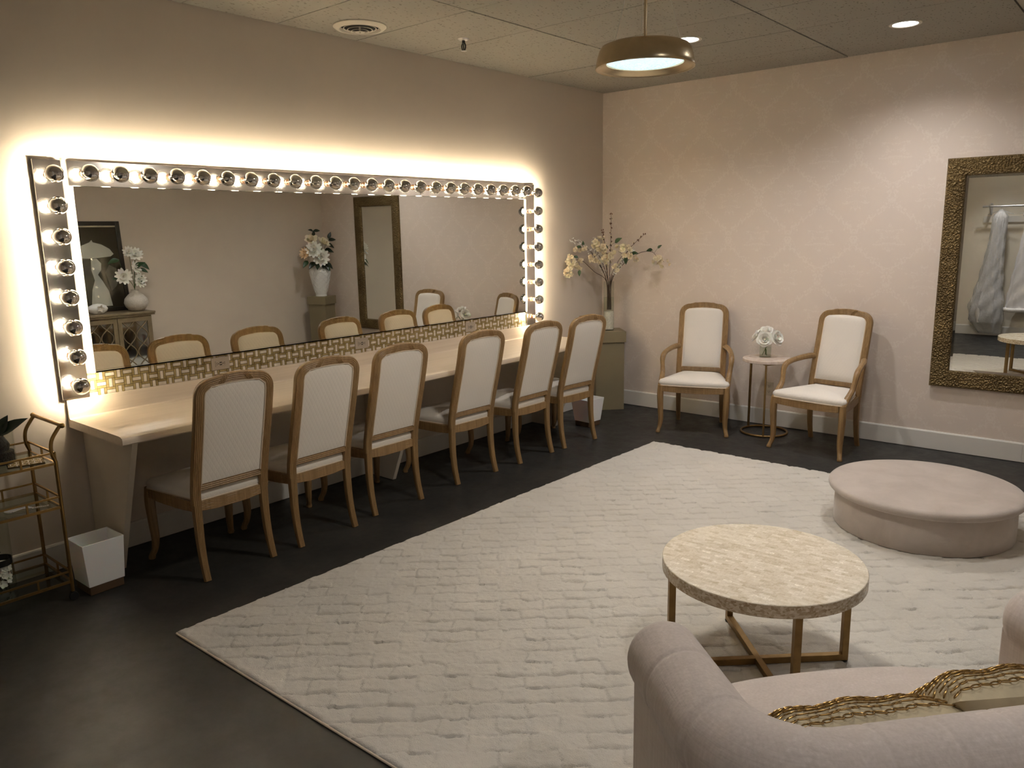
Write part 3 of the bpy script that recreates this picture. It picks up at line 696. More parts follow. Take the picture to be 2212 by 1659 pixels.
# ---------------------------------------------------------------- flower helpers
def petal(mb, c, d, up, L, W, cup=0.25, mi=0, nu=4):
    """one petal from c in direction d, curling towards up"""
    c, d, up = Vector(c), Vector(d).normalized(), Vector(up).normalized(); s = d.cross(up).normalized(); u2 = s.cross(d)
    def fn(u, v):
        w = W * math.sin(PI * min(1, 0.10 + 0.82 * u)) ** 0.8 * (v - 0.5); b = cup * L * u * u + 0.35 * abs(v - 0.5) * w * (1 if v > .5 else -1)
        return c + d * (L * u) + s * w + u2 * b
    mb.grid(fn, nu, 2, mi)
def blossom(mb, c, n, r, k=5, cup=0.35, layers=1, rng=random, mi=0, wf=0.9):
    n = Vector(n).normalized(); a = n.orthogonal().normalized(); b = n.cross(a)
    for l in range(layers):
        rr = r * (1 - 0.28 * l); off = rng.uniform(0, 2 * PI)
        for i in range(k):
            th = off + 2 * PI * i / k + rng.uniform(-.12, .12); d = a * math.cos(th) + b * math.sin(th) + n * (0.25 + 0.45 * l + rng.uniform(-.1, .1))
            petal(mb, Vector(c) + n * 0.004 * l, d, n, rr, rr * wf, cup + 0.25 * l, mi)
def leaf(mb, c, d, L, W, up=(0, 0, 1), droop=-0.25, mi=0):
    c, d = Vector(c), Vector(d).normalized(); up = Vector(up); s = d.cross(up).normalized(); u2 = s.cross(d)
    def fn(u, v):
        w = W * math.sin(PI * u ** 0.75) * (v - 0.5); return c + d * (L * u) + s * w + u2 * (droop * L * u * u + abs(v - 0.5) * W * 0.3 * math.sin(PI * u))
    mb.grid(fn, 6, 2, mi)
def twig(mb, pts, r0, r1, n=5, seg=6):
    p = smooth_path(pts, n); k = len(p) - 1
    mb.tube(p, [r0 + (r1 - r0) * i / k for i in range(k + 1)], seg); return p

# ---------------------------------------------------------------- corner pedestal with blossom vase
def pedestal(label, x, y, a, w, h, lid):
    t = thing('pedestal', label, 'pedestal', (x, y, 0), R(a), None); q = w / 2; l = q + 0.014
    MB().box((-q, -q, 0), (q, q, h - lid)).build('column', 'khaki', t, smooth=False, bevel=0.002)
    MB().box((-l, -l, h - lid), (l, l, h)).build('cap', 'khaki', t, smooth=False, bevel=0.002); return t
pedestal('khaki pedestal in the corner at the far end of the vanity counter', 0.212, -0.224, 45, 0.275, 0.765, 0.105)
vx, vy, vz = 0.229, -0.230, 0.765
t = thing('glass_vase', 'tall clear glass cylinder vase of blossom branches on the corner pedestal', 'vase', (vx, vy, vz))
MB().lathe([(1e-6, 0.0), (0.050, 0.0), (0.051, 0.004), (0.051, 0.47), (0.048, 0.47), (0.048, 0.010), (1e-6, 0.010)], 40).build('glass_body', 'clear_glass', t)
tag(MB().lathe([(1e-6, 0), (0.046, 0), (0.046, 0.168), (0.03, 0.174), (1e-6, 0.172)], 32, (vx, vy, vz + 0.011)).build('vase_gravel', 'gravel'), 'pale gravel filling the lower third of the tall glass cylinder vase', 'gravel', kind='stuff')
tag(MB().lathe([(1e-6, 0.0), (0.046, 0.0), (0.046, 0.13), (1e-6, 0.13)], 32, (vx, vy, vz + 0.187)).build('vase_water', 'water'), 'clear water above the gravel in the tall glass cylinder vase', 'water', kind='stuff')
def branch(label, pts, kind, seed, leaves=(), clusters=(), spread=0.05):
    rg = random.Random(seed); p0 = Vector(pts[0])
    t = thing('blossom_branch', label, 'flower branch', p0, 0, 'blossom branches in the tall glass vase')
    pts = [Vector(p) - p0 for p in pts]
    mb = MB(); path = twig(mb, pts, 0.0036, 0.0016)
    fb = MB(); kind_m = 'petal_cream'
    mid = []
    for c, n, r in clusters:
        c = Vector(c) - p0; near = min(path, key=lambda q: (q - c).length)
        if (near - c).length > 0.012: mb.tube([near, (near + c) / 2 + Vector((0, 0, 0.008)), c], 0.0014, 5)
        for k in range(n):
            d = Vector((rg.gauss(0, 1), rg.gauss(-0.5, 1), rg.gauss(0.1, 0.8))).normalized(); q = c + d * spread * rg.uniform(0.35, 1.0)
            blossom(fb, q, d + Vector((0.25, -0.5, 0.1)), r * rg.uniform(0.85, 1.15), 5, 0.35, 2, rg, 0)
            fb.sphere(q + d * 0.003, r * 0.16, 6, 4, mi=1)
    if kind == 'spike':
        for k in range(int(len(path) * 0.45), len(path)):
            for q in range(3):
                d = Vector((rg.gauss(0, 1), rg.gauss(0, 1), rg.gauss(0.4, .5))).normalized(); c = path[k] + d * 0.010
                f = (k - len(path) * 0.45) / (len(path) * 0.55)
                if rg.random() < f: fb.sphere(c, 0.0055, 6, 4, (1, 1, 1.5), mi=1)
                else: blossom(fb, c, d, 0.013, 5, 0.3, 1, rg, 0)
    if kind == 'fine':
        for k in range(int(len(path) * 0.35), len(path)):
            for q in range(5):
                d = Vector((rg.gauss(0, 1), rg.gauss(0, 1), rg.gauss(0, 1))).normalized(); blossom(fb, path[k] + d * rg.uniform(.008, .030), d, 0.0095, 4, 0.3, 1, rg, 0)
    mb.build('twig', 'twig', t)
    if fb.v: fb.build('blossoms', [kind_m if kind != 'fine' else 'petal_white', 'petal_peach' if kind != 'spike' else 'bud'], t, recalc=False)
    for c, d, L in leaves:
        lb = MB(); c = Vector(c) - p0; near = min(path, key=lambda q: (q - c).length); lb.tube([near, c], 0.0012, 5); leaf(lb, c, d, L, L * 0.55, (0.3, -0.8, 0.5)); lb.build('leaf', 'leaf', t, recalc=False)
B0 = lambda dx, dy: (vx + dx, vy + dy, vz + 0.20)
T0 = lambda dx, dy: (vx + dx, vy + dy, vz + 0.47)
branch('upright branch rising highest of all above the corner vase, small buds at its tip', [B0(.0, .0), T0(.0, .005), (.240, -.225, 1.45), (.242, -.222, 1.65), (.243, -.22, 1.862)], 'spike', 1)
branch('short budded branch leaning left beside the highest spike in the corner vase', [B0(.005, .01), T0(-.01, .0), (.205, -.24, 1.42), (.185, -.24, 1.60), (.160, -.24, 1.715)], 'spike', 2)
branch('budded branch sweeping up to the right, before the patterned wall', [B0(.01, -.01), T0(.02, .0), (.330, -.23, 1.36), (.44, -.23, 1.53), (.595, -.20, 1.675)], 'spike', 3)
branch('peach blossom branch drooping lowest to the far left of the corner vase', [B0(-.01, -.01), T0(-.015, -.02), (.175, -.40, 1.335), (.115, -.52, 1.445), (.085, -.60, 1.44), (.075, -.64, 1.39)], 'peach', 4,
       leaves=[((.105, -.56, 1.47), (-.5, -.5, .3), .05), ((.135, -.58, 1.36), (.1, -.3, -1), .06)], clusters=[((.065, -.63, 1.42), 9, .030), ((.072, -.66, 1.34), 8, .028), ((.12, -.56, 1.40), 5, .026), ((.095, -.6, 1.48), 4, .026)])
branch('peach blossom branch arching left at mid height above the corner vase', [B0(-.015, .0), T0(-.02, -.01), (.17, -.33, 1.42), (.14, -.43, 1.54), (.09, -.52, 1.565)], 'peach', 5,
       leaves=[((.10, -.50, 1.565), (-.8, -.4, .15), .055), ((.11, -.48, 1.58), (.0, -.3, .9), .045)], clusters=[((.105, -.52, 1.53), 5, .030), ((.165, -.42, 1.47), 5, .026), ((.15, -.36, 1.44), 4, .024)])
branch('cream blossom branch in the middle of the corner vase with dark leaves', [B0(.0, -.015), T0(.0, -.015), (.225, -.28, 1.40), (.215, -.32, 1.52), (.19, -.36, 1.60)], 'cream', 6,
       leaves=[((.265, -.30, 1.55), (-.7, -.3, .25), .09), ((.325, -.28, 1.60), (.8, -.1, .55), .085), ((.25, -.3, 1.56), (-.9, -.2, -.1), .06)], clusters=[((.195, -.36, 1.60), 6, .034), ((.215, -.33, 1.55), 6, .034), ((.27, -.30, 1.50), 7, .032), ((.265, -.30, 1.43), 6, .030)])
branch('cream blossom branch leaning right of centre above the corner vase', [B0(.015, .0), T0(.02, -.01), (.32, -.27, 1.37), (.40, -.28, 1.47), (.48, -.27, 1.53)], 'cream', 7,
       leaves=[((.455, -.29, 1.475), (.1, -.2, -1), .075), ((.50, -.27, 1.50), (.9, -.1, .15), .07)], clusters=[((.37, -.29, 1.52), 6, .028), ((.46, -.28, 1.52), 9, .032), ((.50, -.27, 1.49), 5, .028), ((.335, -.27, 1.36), 6, .024)], spread=.055)
branch('cream blossom branch reaching farthest right, across the patterned wall', [B0(.02, .01), T0(.025, .01), (.36, -.20, 1.39), (.52, -.17, 1.50), (.64, -.15, 1.515), (.70, -.15, 1.47)], 'cream', 8,
       leaves=[((.655, -.15, 1.53), (-.7, -.1, .0), .07), ((.70, -.14, 1.545), (.6, 0, .5), .05)], clusters=[((.72, -.15, 1.44), 9, .028), ((.77, -.14, 1.42), 5, .024), ((.50, -.17, 1.455), 5, .024)], spread=.045)
branch('fine white sprig reaching to the upper left of the corner vase', [B0(-.01, .015), T0(-.025, .0), (.16, -.34, 1.45), (.10, -.48, 1.58), (.055, -.58, 1.635)], 'fine', 9)
branch('fine white sprig standing left of centre in the corner vase', [B0(.0, .02), T0(-.01, .0), (.19, -.29, 1.42), (.165, -.34, 1.53), (.155, -.37, 1.62)], 'fine', 10)
branch('fine white sprig leaning right, low above the corner vase', [B0(.02, .0), T0(.025, 0), (.32, -.24, 1.35), (.40, -.25, 1.44), (.50, -.22, 1.53)], 'fine', 11)

# ---------------------------------------------------------------- waste bins
def bin_(label, x, y, a, wt, dt, wb, db, h):
    t = thing('waste_bin', label, 'waste bin', (x, y, 0), R(a), 'white tapered waste bins')
    MB().box((-wb / 2 + .004, -db / 2 + .004, 0.001), (wb / 2 - .004, db / 2 - .004, 0.045)).build('base', 'bin_base', t, smooth=False, bevel=0.003)
    mb = MB(); e = 0.004
    def rect(w_, d_, z): return [(-w_ / 2, -d_ / 2, z), (w_ / 2, -d_ / 2, z), (w_ / 2, d_ / 2, z), (-w_ / 2, d_ / 2, z)]
    mb.add(rect(wb, db, 0.045) + rect(wt, dt, h) + rect(wt - 2 * e, dt - 2 * e, h) + rect(wb - 2 * e, db - 2 * e, 0.05),
           [(3, 2, 1, 0)] + [(4 * k + i, 4 * k + (i + 1) % 4, 4 * k + 4 + (i + 1) % 4, 4 * k + 4 + i) for k in range(3) for i in range(4)] + [(12, 13, 14, 15)])
    mb.build('bin_body', 'bin_white', t, smooth=False, bevel=0.002)
bin_('white tapered waste bin on the floor between the bar cart and the counter panel', 0.395, -5.128, 1, 0.185, 0.20, 0.17, 0.172, 0.265)
bin_('white tapered waste bin on the floor in front of the corner pedestal', 0.475, -0.94, -4, 0.20, 0.225, 0.165, 0.165, 0.25)

# ---------------------------------------------------------------- bar cart
t = thing('bar_cart', 'gold three tier bar cart with glass shelves against the left wall', 'bar cart', (0.28, -5.62, 0))
X0, X1, Y0, Y1 = -0.165, 0.165, -0.36, 0.345
for sx in (X0, X1):
    for sy, e in ((Y1, 1), (Y0, -1)):
        pts = [(sx, sy, 0.045), (sx, sy, 0.70)] + smooth_path([(sx, sy, 0.70), (sx, sy - e * 0.012, 0.745), (sx, sy - e * 0.006, 0.80), (sx, sy + e * 0.022, 0.845), (sx, sy + e * 0.042, 0.868)], 4)[1:]
        MB().tube(pts if e > 0 else pts[:2] + [(sx, sy, 0.752)], 0.0085, 12, (1, 0, 0)).build('post', 'gold_metal', t)
for sy, e in ((Y1 + 0.042, 1),):
    mb = MB().tube([(X0 - 0.018, sy, 0.868), (X1 + 0.018, sy, 0.868)], 0.0095, 14)
    for s in (X0 - 0.018, X1 + 0.018): mb.sphere((s, sy, 0.868), 0.0125, 12, 8)
    mb.build('handle', 'gold_metal', t)
for z in (0.690, 0.475, 0.095):
    mb = MB()
    for zz, hh in ((z, 0.012), (z + 0.052, 0.008)):
        for a, b in (((X0, Y0), (X1, Y0)), ((X1, Y0), (X1, Y1)), ((X1, Y1), (X0, Y1)), ((X0, Y1), (X0, Y0))): mb.bar((*a, zz), (*b, zz), 0.009, hh)
    for a in ((0, Y0), (0, Y1)): mb.bar((*a, z), (*a, z + 0.052), 0.008, 0.008)
    for k in (-0.2, 0.0, 0.2):
        for sx in (X0, X1): mb.bar((sx, k, z), (sx, k, z + 0.052), 0.008, 0.008)
    for sx in (X0, X1):
        for sy in (Y0, Y1): mb.bar((sx, sy, z - 0.004), (sx, sy, z + 0.056), 0.009, 0.009)
    mb.build('tier_rail', 'gold_metal', t, smooth=False)
    MB().box((X0 + 0.004, Y0 + 0.004, z + 0.001), (X1 - 0.004, Y1 - 0.004, z + 0.006)).build('glass_shelf', 'shelf_glass', t, smooth=False)
for sx in (X0, X1):
    for sy in (Y0, Y1):
        mb = MB().tube([(sx, sy, 0.030), (sx, sy, 0.05)], 0.006, 10)
        mb.lathe([(1e-6, -0.009), (0.019, -0.009), (0.021, -0.006), (0.021, 0.006), (0.019, 0.009), (1e-6, 0.009)], 20, (sx + 0.004, sy, 0.0212), rot=Matrix.Rotation(R(90), 3, 'Y'))
        mb.box((sx - 0.009, sy - 0.008, 0.024), (sx - 0.006, sy + 0.012, 0.044)); mb.build('caster', 'black_plastic', t)
sz = 0.690 + 0.0065
t = thing('glass_planter', 'clear glass cylinder planter holding the orchid on the top of the bar cart', 'planter', (0.28, -5.455, sz))
MB().lathe([(1e-6, 0), (0.068, 0), (0.070, 0.003), (0.070, 0.16), (0.0665, 0.16), (0.0665, 0.008), (1e-6, 0.008)], 40).build('glass_body', 'clear_glass', t)
tag(MB().lathe([(1e-6, 0), (0.064, 0), (0.064, 0.055), (0.02, 0.068), (1e-6, 0.068)], 32, (0.28, -5.455, sz + 0.009)).build('planter_soil', 'dark_soil'), 'dark bark and soil in the glass planter on the bar cart', 'soil', kind='stuff')
t = thing('orchid', 'white orchid with broad dark leaves in the glass planter on the bar cart', 'plant', (0.28, -5.455, sz + 0.075))
mb = MB().lathe([(1e-6, -0.012), (0.045, -0.006), (0.05, 0.02), (0.03, 0.062), (1e-6, 0.072)], 20); mb.build('moss_root', 'dark_soil', t)
for a, L, dr, e in ((62, 0.155, -0.05, 0.55), (100, 0.105, 0.2, 1.0), (150, 0.14, -0.3, .5), (250, 0.16, -0.3, .5), (-25, 0.13, -0.25, .5), (320, .12, -.2, .7)):
    lb = MB(); leaf(lb, (0, 0, 0.065), (math.cos(R(a)), math.sin(R(a)), e), L, 0.066, (0.5, -0.5, 0.7), dr); lb.build('leaf', 'dark_leaf', t, recalc=False)
mb = MB(); pth = twig(mb, [(0, 0, 0.06), (0.0, -0.01, 0.20), (0.0, -0.05, 0.28), (0.0, -0.04, 0.32), (0.005, 0.0, 0.31)], 0.003, 0.0018); mb.build('stem', 'stem_green', t)
rg = random.Random(3)
for k, i in enumerate((11, 14, 17, 20)):
    fb = MB(); blossom(fb, pth[i] + Vector((0.012, 0.0, -0.006)), (0.75, -0.5, -0.1), 0.044, 5, 0.15, 1, rg, 0, 1.1); fb.sphere(pth[i] + Vector((0.022, -0.006, -0.006)), 0.008, 8, 6, mi=1)
    fb.build('bloom', ['petal_white', 'petal_cream'], t, recalc=False)
mb = MB(); rg = random.Random(8)
mb.box((-0.05, -0.075, 0), (0.05, 0.075, 0.006), 2)
for i in range(4):
    for j in range(6):
        for k in range(3):
            a = (-0.048 + i * 0.024, -0.072 + j * 0.024)
            if (i + j) % 2: lo, hi = (a[0] + k * 0.008 + .0005, a[1]), (a[0] + k * 0.008 + 0.0072, a[1] + 0.0235)
            else: lo, hi = (a[0], a[1] + k * 0.008 + .0005), (a[0] + 0.0235, a[1] + k * 0.008 + .0072)
            mb.box((*lo, 0.006), (*hi, 0.0085), 1 if k == 1 else 0)
o = tag(mb.build('mosaic_tile_sample', ['gold_stone', 'pearl', 'grout'], smooth=False), 'sheet of gold and pearl mosaic tile lying on the top shelf of the bar cart', 'tile sample'); o.location = (0.365, -5.375, sz); o.rotation_euler = (0, 0, R(-14))
sz2 = 0.475 + 0.0065
t = thing('luggage_tag', 'pale lettered tag on looped white straps lying on the middle shelf of the bar cart', 'tag', (0.385, -5.345, sz2), R(72))
MB().box((-0.035, -0.009, 0), (0.035, 0.009, 0.003)).build('tag_plate', 'pale_tag', t, smooth=False, bevel=0.001)
mb = MB(); rg = random.Random(4)
for k in range(7):
    x = -0.027 + k * 0.008; mb.box((x, -0.0035, 0.003), (x + 0.0012, 0.0035, 0.0034)); mb.box((x, rg.choice((-0.0035, 0.0024)), 0.003), (x + 0.0045, rg.choice((-0.002, 0.0036)), 0.0034))
mb.build('lettering', 'tag_ink', t, smooth=False)
for k in range(3):
    MB().tube(smooth_path([(-0.035, 0.002 * (k - 1), 0.004), (-0.07, 0.010 - 0.01 * k, 0.010 + .004 * k), (-0.12, 0.022 - 0.016 * k, 0.006), (-0.145, 0.002, 0.004), (-0.12, -0.014 - .006 * k, 0.005), (-0.07, -0.014, 0.012), (-0.035, -0.003, 0.005)], 5), 0.0026, 8).build('strap', 'white_satin', t)
sz3 = 0.095 + 0.0065
t = thing('flower_cylinder', 'clear glass cylinder with magnolia flowers inside on the bottom shelf of the bar cart', 'vase', (0.262, -5.515, sz3))
MB().lathe([(1e-6, 0), (0.058, 0), (0.06, 0.003), (0.06, 0.33), (0.057, 0.33), (0.057, 0.008), (1e-6, 0.008)], 36).build('glass_body', 'clear_glass', t)
MB().open_lathe([(0.052, 0.115), (0.0555, 0.115), (0.0555, 0.145), (0.052, 0.145)], 32).build('dark_band', 'slot_black', t)
rg = random.Random(6); fb = MB()
for k in range(34):
    a = rg.uniform(0, 2 * PI); z = rg.uniform(0.022, 0.10); blossom(fb, (0.036 * math.cos(a), 0.036 * math.sin(a), z), (math.cos(a), math.sin(a), 0.2), rg.uniform(.016, .021), 5, 0.2, 1, rg, 1 if k in (7, 20) else 0)
    fb.tube([(0.03 * math.cos(a), 0.03 * math.sin(a), 0.01), (0.034 * math.cos(a + .3), 0.034 * math.sin(a + .3), z)], 0.002, 5, mi=2)
tag(fb.build('magnolia_flower', ['petal_white', 'petal_peach', 'twig'], recalc=False), 'mass of white magnolia flowers inside the glass cylinder on the bar cart', 'flowers', kind='stuff').location = (0.262, -5.515, sz3)
for k in range(3):
    tw = MB(); twig(tw, [(0.01 * k - .01, 0.004, 0.10), (0.012 * k - .014, 0.006 - .006 * k, 0.2), (.02 * k - .02, .01 - .01 * k, .26)], .0016, .001)
    for q in range(5): blossom(tw, (0.016 * k - .016 + random.Random(k * 9 + q).uniform(-.008, .008), .008 - .008 * k, .17 + .022 * q), (1, -.5, .3), .011, 5, .3, 1, random.Random(k + q))
    tag(tw.build('dried_sprig', 'art_grey', recalc=False), ('grey dried sprig, leftmost', 'grey dried sprig, middle one', 'grey dried sprig, rightmost')[k] + ' of three in the glass cylinder on the bar cart', 'dried flower', 'dried sprigs in the glass cylinder').location = (0.262, -5.515, sz3)

# ---------------------------------------------------------------- rug
def make_rug():
    cn = [np.array(p) for p in ((1.178, -5.129), (4.23, -5.09), (4.28, -1.15), (1.26, -1.125))]
    nu, nv = 520, 660
    U, V = np.meshgrid(np.linspace(0, 1, nu + 1), np.linspace(0, 1, nv + 1), indexing='ij')
    P = cn[0][None, None] * ((1 - U) * (1 - V))[..., None] + cn[1] * (U * (1 - V))[..., None] + cn[2] * (U * V)[..., None] + cn[3] * ((1 - U) * V)[..., None]
    a = R(41); X = P[..., 0] * math.cos(a) + P[..., 1] * math.sin(a); Y = -P[..., 0] * math.sin(a) + P[..., 1] * math.cos(a)
    rs = np.random.RandomState(2)
    def vn(s):      # smooth random field
        g = rs.rand(int(5 / s) + 4, int(6 / s) + 4); x, y = P[..., 0] / s + 1, (P[..., 1] + 5.4) / s + 1
        i, j = np.clip(x.astype(int), 0, g.shape[0] - 2), np.clip(y.astype(int), 0, g.shape[1] - 2); fx, fy = x - i, y - j
        return (g[i, j] * (1 - fx) + g[i + 1, j] * fx) * (1 - fy) + (g[i, j + 1] * (1 - fx) + g[i + 1, j + 1] * fx) * fy
    wob = (vn(0.09) - 0.5) * 0.03 + (vn(0.02) - .5) * 0.018; wob2 = (vn(0.08) - 0.5) * 0.022 + (vn(0.02) - .5) * 0.014
    s = 0.105; cx, cy = (X + wob) / s, (Y + wob2) / (s * 0.86); ix, iy = np.floor(cx), np.floor(cy); fx, fy = cx - ix, cy - iy
    par = (ix + iy) % 2 == 0
    hump = lambda q, e: 1 - np.abs(2 * q - 1) ** e
    keep = np.clip((vn(0.10) - 0.36) * 3.2, 0.03, 1.0); keep2 = np.clip((vn(0.13) - 0.40) * 3.2, 0.0, 1.0)
    h = np.where(par, 1 - (1 - hump(fy, 7)) * keep, 0.80 - 0.18 * (1 - hump(fx, 7)) * keep - 0.75 * (1 - hump(fy, 9)) * keep2)
    cr = np.minimum(np.where(fy < .5, fy, 1 - fy), 1)
    h = h - 0.12 * vn(0.2)
    z = 0.003 + 0.019 * h + (vn(0.009) - .5) * 0.0035 + (vn(0.02) - .5) * 0.002
    edge = np.minimum(np.minimum(U * 3.05, (1 - U) * 3.05), np.minimum(V * 3.97, (1 - V) * 3.97)); z = z * np.clip(0.55 + edge / 0.02, 0.55, 1)
    n = (nu + 1) * (nv + 1); co = np.zeros((n, 3)); co[:, 0] = P[..., 0].ravel(); co[:, 1] = P[..., 1].ravel(); co[:, 2] = z.ravel()
    w = nv + 1; i, j = np.meshgrid(np.arange(nu), np.arange(nv), indexing='ij'); q = np.stack([i * w + j, (i + 1) * w + j, (i + 1) * w + j + 1, i * w + j + 1], -1).reshape(-1, 4)
    rim = [k * w for k in range(nu + 1)] + [nu * w + k for k in range(1, nv + 1)] + [k * w + nv for k in range(nu - 1, -1, -1)] + [k for k in range(nv - 1, 0, -1)]
    m = len(rim); low = co[rim].copy(); low[:, 2] = 0.0008
    fs = q.tolist() + [(rim[k], n + k, n + (k + 1) % m, rim[(k + 1) % m]) for k in range(m)] + [tuple(range(n + m - 1, n - 1, -1))]
    me = bpy.data.meshes.new('area_rug'); me.from_pydata(np.vstack([co, low]).tolist(), [], fs); me.materials.append(M['rug_wool'])
    me.polygons.foreach_set('use_smooth', [True] * (len(fs) - 1) + [False]); me.set_sharp_from_angle(angle=R(65))
    o = bpy.data.objects.new('area_rug', me); C.objects.link(o)
    return tag(o, 'large cream wool rug with a sculpted basketweave pile on the dark floor', 'rug')
rug = make_rug()
mb = MB(); pr = [Vector(p) for p in ((1.178, -5.129, .006), (4.23, -5.09, .006), (4.28, -1.15, .006), (1.26, -1.125, .006))]
for a, b in zip(pr, pr[1:] + pr[:1]): mb.tube([a, b], 0.0052, 8)
mb.build('binding', 'piping', rug)
RZ = 0.020     # pile height the furniture stands on

# ---------------------------------------------------------------- coffee table
t = thing('coffee_table', 'round coffee table with a mother of pearl chip top and crossed brass legs', 'coffee table', (3.278, -3.803, RZ), R(43))
H = 0.46 - RZ
MB().lathe([(1e-6, H - 0.050), (0.376, H - 0.050), (0.379, H - 0.047), (0.379, H - 0.003)], 96).build('edge_band', 'pearl_edge', t)
MB().lathe([(1e-6, H - 0.02), (0.3775, H - 0.02), (0.3785, H - 0.002), (0.3765, H), (1e-6, H)], 96).build('table_top', 'pearl_top', t, angle=30)
for k in range(4):
    a = PI / 2 * k + PI / 2 * 0 + R(0); d = Vector((math.cos(a), math.sin(a), 0)); s = Vector((-d.y, d.x, 0))
    MB().bar(d * 0.350 + Vector((0, 0, 0.004)), d * 0.350 + Vector((0, 0, H - 0.05)), 0.026, 0.026, s).build('leg', 'dark_gold', t, smooth=False, bevel=0.0015)
    MB().lathe([(1e-6, -0.003), (0.015, -0.003), (0.017, 0.004), (1e-6, 0.004)], 16, d * 0.350).build('foot', 'black_plastic', t)
for k in range(2):
    a = PI / 2 * k; d = Vector((math.cos(a), math.sin(a), 0)); MB().bar(d * -0.338 + Vector((0, 0, 0.017 + 0.0004 * k)), d * 0.338 + Vector((0, 0, 0.017 + 0.0004 * k)), 0.026, 0.026).build('cross_bar', 'dark_gold', t, smooth=False, bevel=0.0015)

# ---------------------------------------------------------------- round fitting platform
t = thing('round_platform', 'low round velvet covered fitting platform with an overhanging padded top', 'platform', (3.412, -1.823, RZ))
h0 = 0.268 - RZ; rg = random.Random(1)
def ring_obj(name, prof, mat, amp, seg=120):
    mb = MB(); vs = []; n = len(prof); ph = [rg.uniform(0, 6) for _ in range(4)]
    for k in range(seg):
        a = 2 * PI * k / seg; wv = 1 + amp * (math.sin(3 * a + ph[0]) + 0.7 * math.sin(7 * a + ph[1]) + 0.5 * math.sin(17 * a + ph[2]))
        vs += [(r * wv * math.cos(a), r * wv * math.sin(a), z) for r, z in prof]
    fs = [(k * n + i, (k + 1) % seg * n + i, (k + 1) % seg * n + i + 1, k * n + i + 1) for k in range(seg) for i in range(n - 1)]
    mb.add(vs, fs); return mb.build(name, mat, t, angle=60)
ring_obj('side_drum', [(1e-6, 0.0), (0.462, 0.0), (0.467, 0.006), (0.467, 0.12), (0.463, h0 - 0.035), (1e-6, h0 - 0.035)], 'velvet', 0.0008)
ring_obj('padded_top', [(1e-6, h0 - 0.046), (0.490, h0 - 0.046), (0.499, h0 - 0.038), (0.5035, h0 - 0.026), (0.502, h0 - 0.013), (0.493, h0 - 0.003), (0.475, h0 + 0.001), (0.25, h0 + 0.002), (1e-6, h0 + 0.002)], 'velvet', 0.0010)
MB().tube([(0.4665 * math.cos(R(-118)), 0.4665 * math.sin(R(-118)), 0.004), (0.464 * math.cos(R(-118)), 0.464 * math.sin(R(-118)), h0 - 0.05)], 0.0022, 6).build('seam', 'velvet', t)

# ---------------------------------------------------------------- marble side table with roses
t = thing('side_table', 'small round pink marble side table on a slim brass ring base', 'side table', (1.832, -0.267, 0))
MB().lathe([(1e-6, 0.616), (0.194, 0.616), (0.197, 0.619), (0.197, 0.640), (0.194, 0.643), (1e-6, 0.643)], 72).build('table_top', 'pink_marble', t)
MB().tube([(0.188 * math.cos(2 * PI * k / 72), 0.188 * math.sin(2 * PI * k / 72), 0.010) for k in range(72)], 0.0095, 10, closed=True).build('ring_base', 'dark_gold', t)
for a in (156, 291):
    x, y = 0.188 * math.cos(R(a)), 0.188 * math.sin(R(a)); MB().bar((x, y, 0.012), (x * 0.97, y * 0.97, 0.612), 0.016, 0.016, (x, y, 0)).build('post', 'dark_gold', t, smooth=False, bevel=0.002)
mb = MB(); P3 = [Vector((0.182 * math.cos(R(a)), 0.182 * math.sin(R(a)), 0.610)) for a in (156, 291, 20)]
for a, b in zip(P3, P3[1:] + P3[:1]): mb.bar(a, b, 0.014, 0.011)
mb.build('top_bracket', 'dark_gold', t, smooth=False)
gx, gy, gz = 1.800, -0.228, 0.643
t = thing('glass_cube_vase', 'small clear glass cube vase on the pink marble side table', 'vase', (gx, gy, gz), R(20))
q = 0.048; e = 0.004; hh = 0.108; mb = MB()
def sq(w_, z): return [(-w_, -w_, z), (w_, -w_, z), (w_, w_, z), (-w_, w_, z)]
mb.add(sq(q, 0) + sq(q, hh) + sq(q - e, hh) + sq(q - e, 0.008), [(3, 2, 1, 0)] + [(4 * k + i, 4 * k + (i + 1) % 4, 4 * k + 4 + (i + 1) % 4, 4 * k + 4 + i) for k in range(3) for i in range(4)] + [(12, 13, 14, 15)])
mb.build('glass_body', 'clear_glass', t, smooth=False)
tag(MB().box((-q + .005, -q + .005, 0), (q - .005, q - .005, 0.075)).build('vase_water', 'water', smooth=False), 'clear water around the rose stems in the glass cube vase', 'water', kind='stuff').location = (gx, gy, gz + 0.009)
bpy.data.objects['vase_water.001'].rotation_euler = (0, 0, R(20))
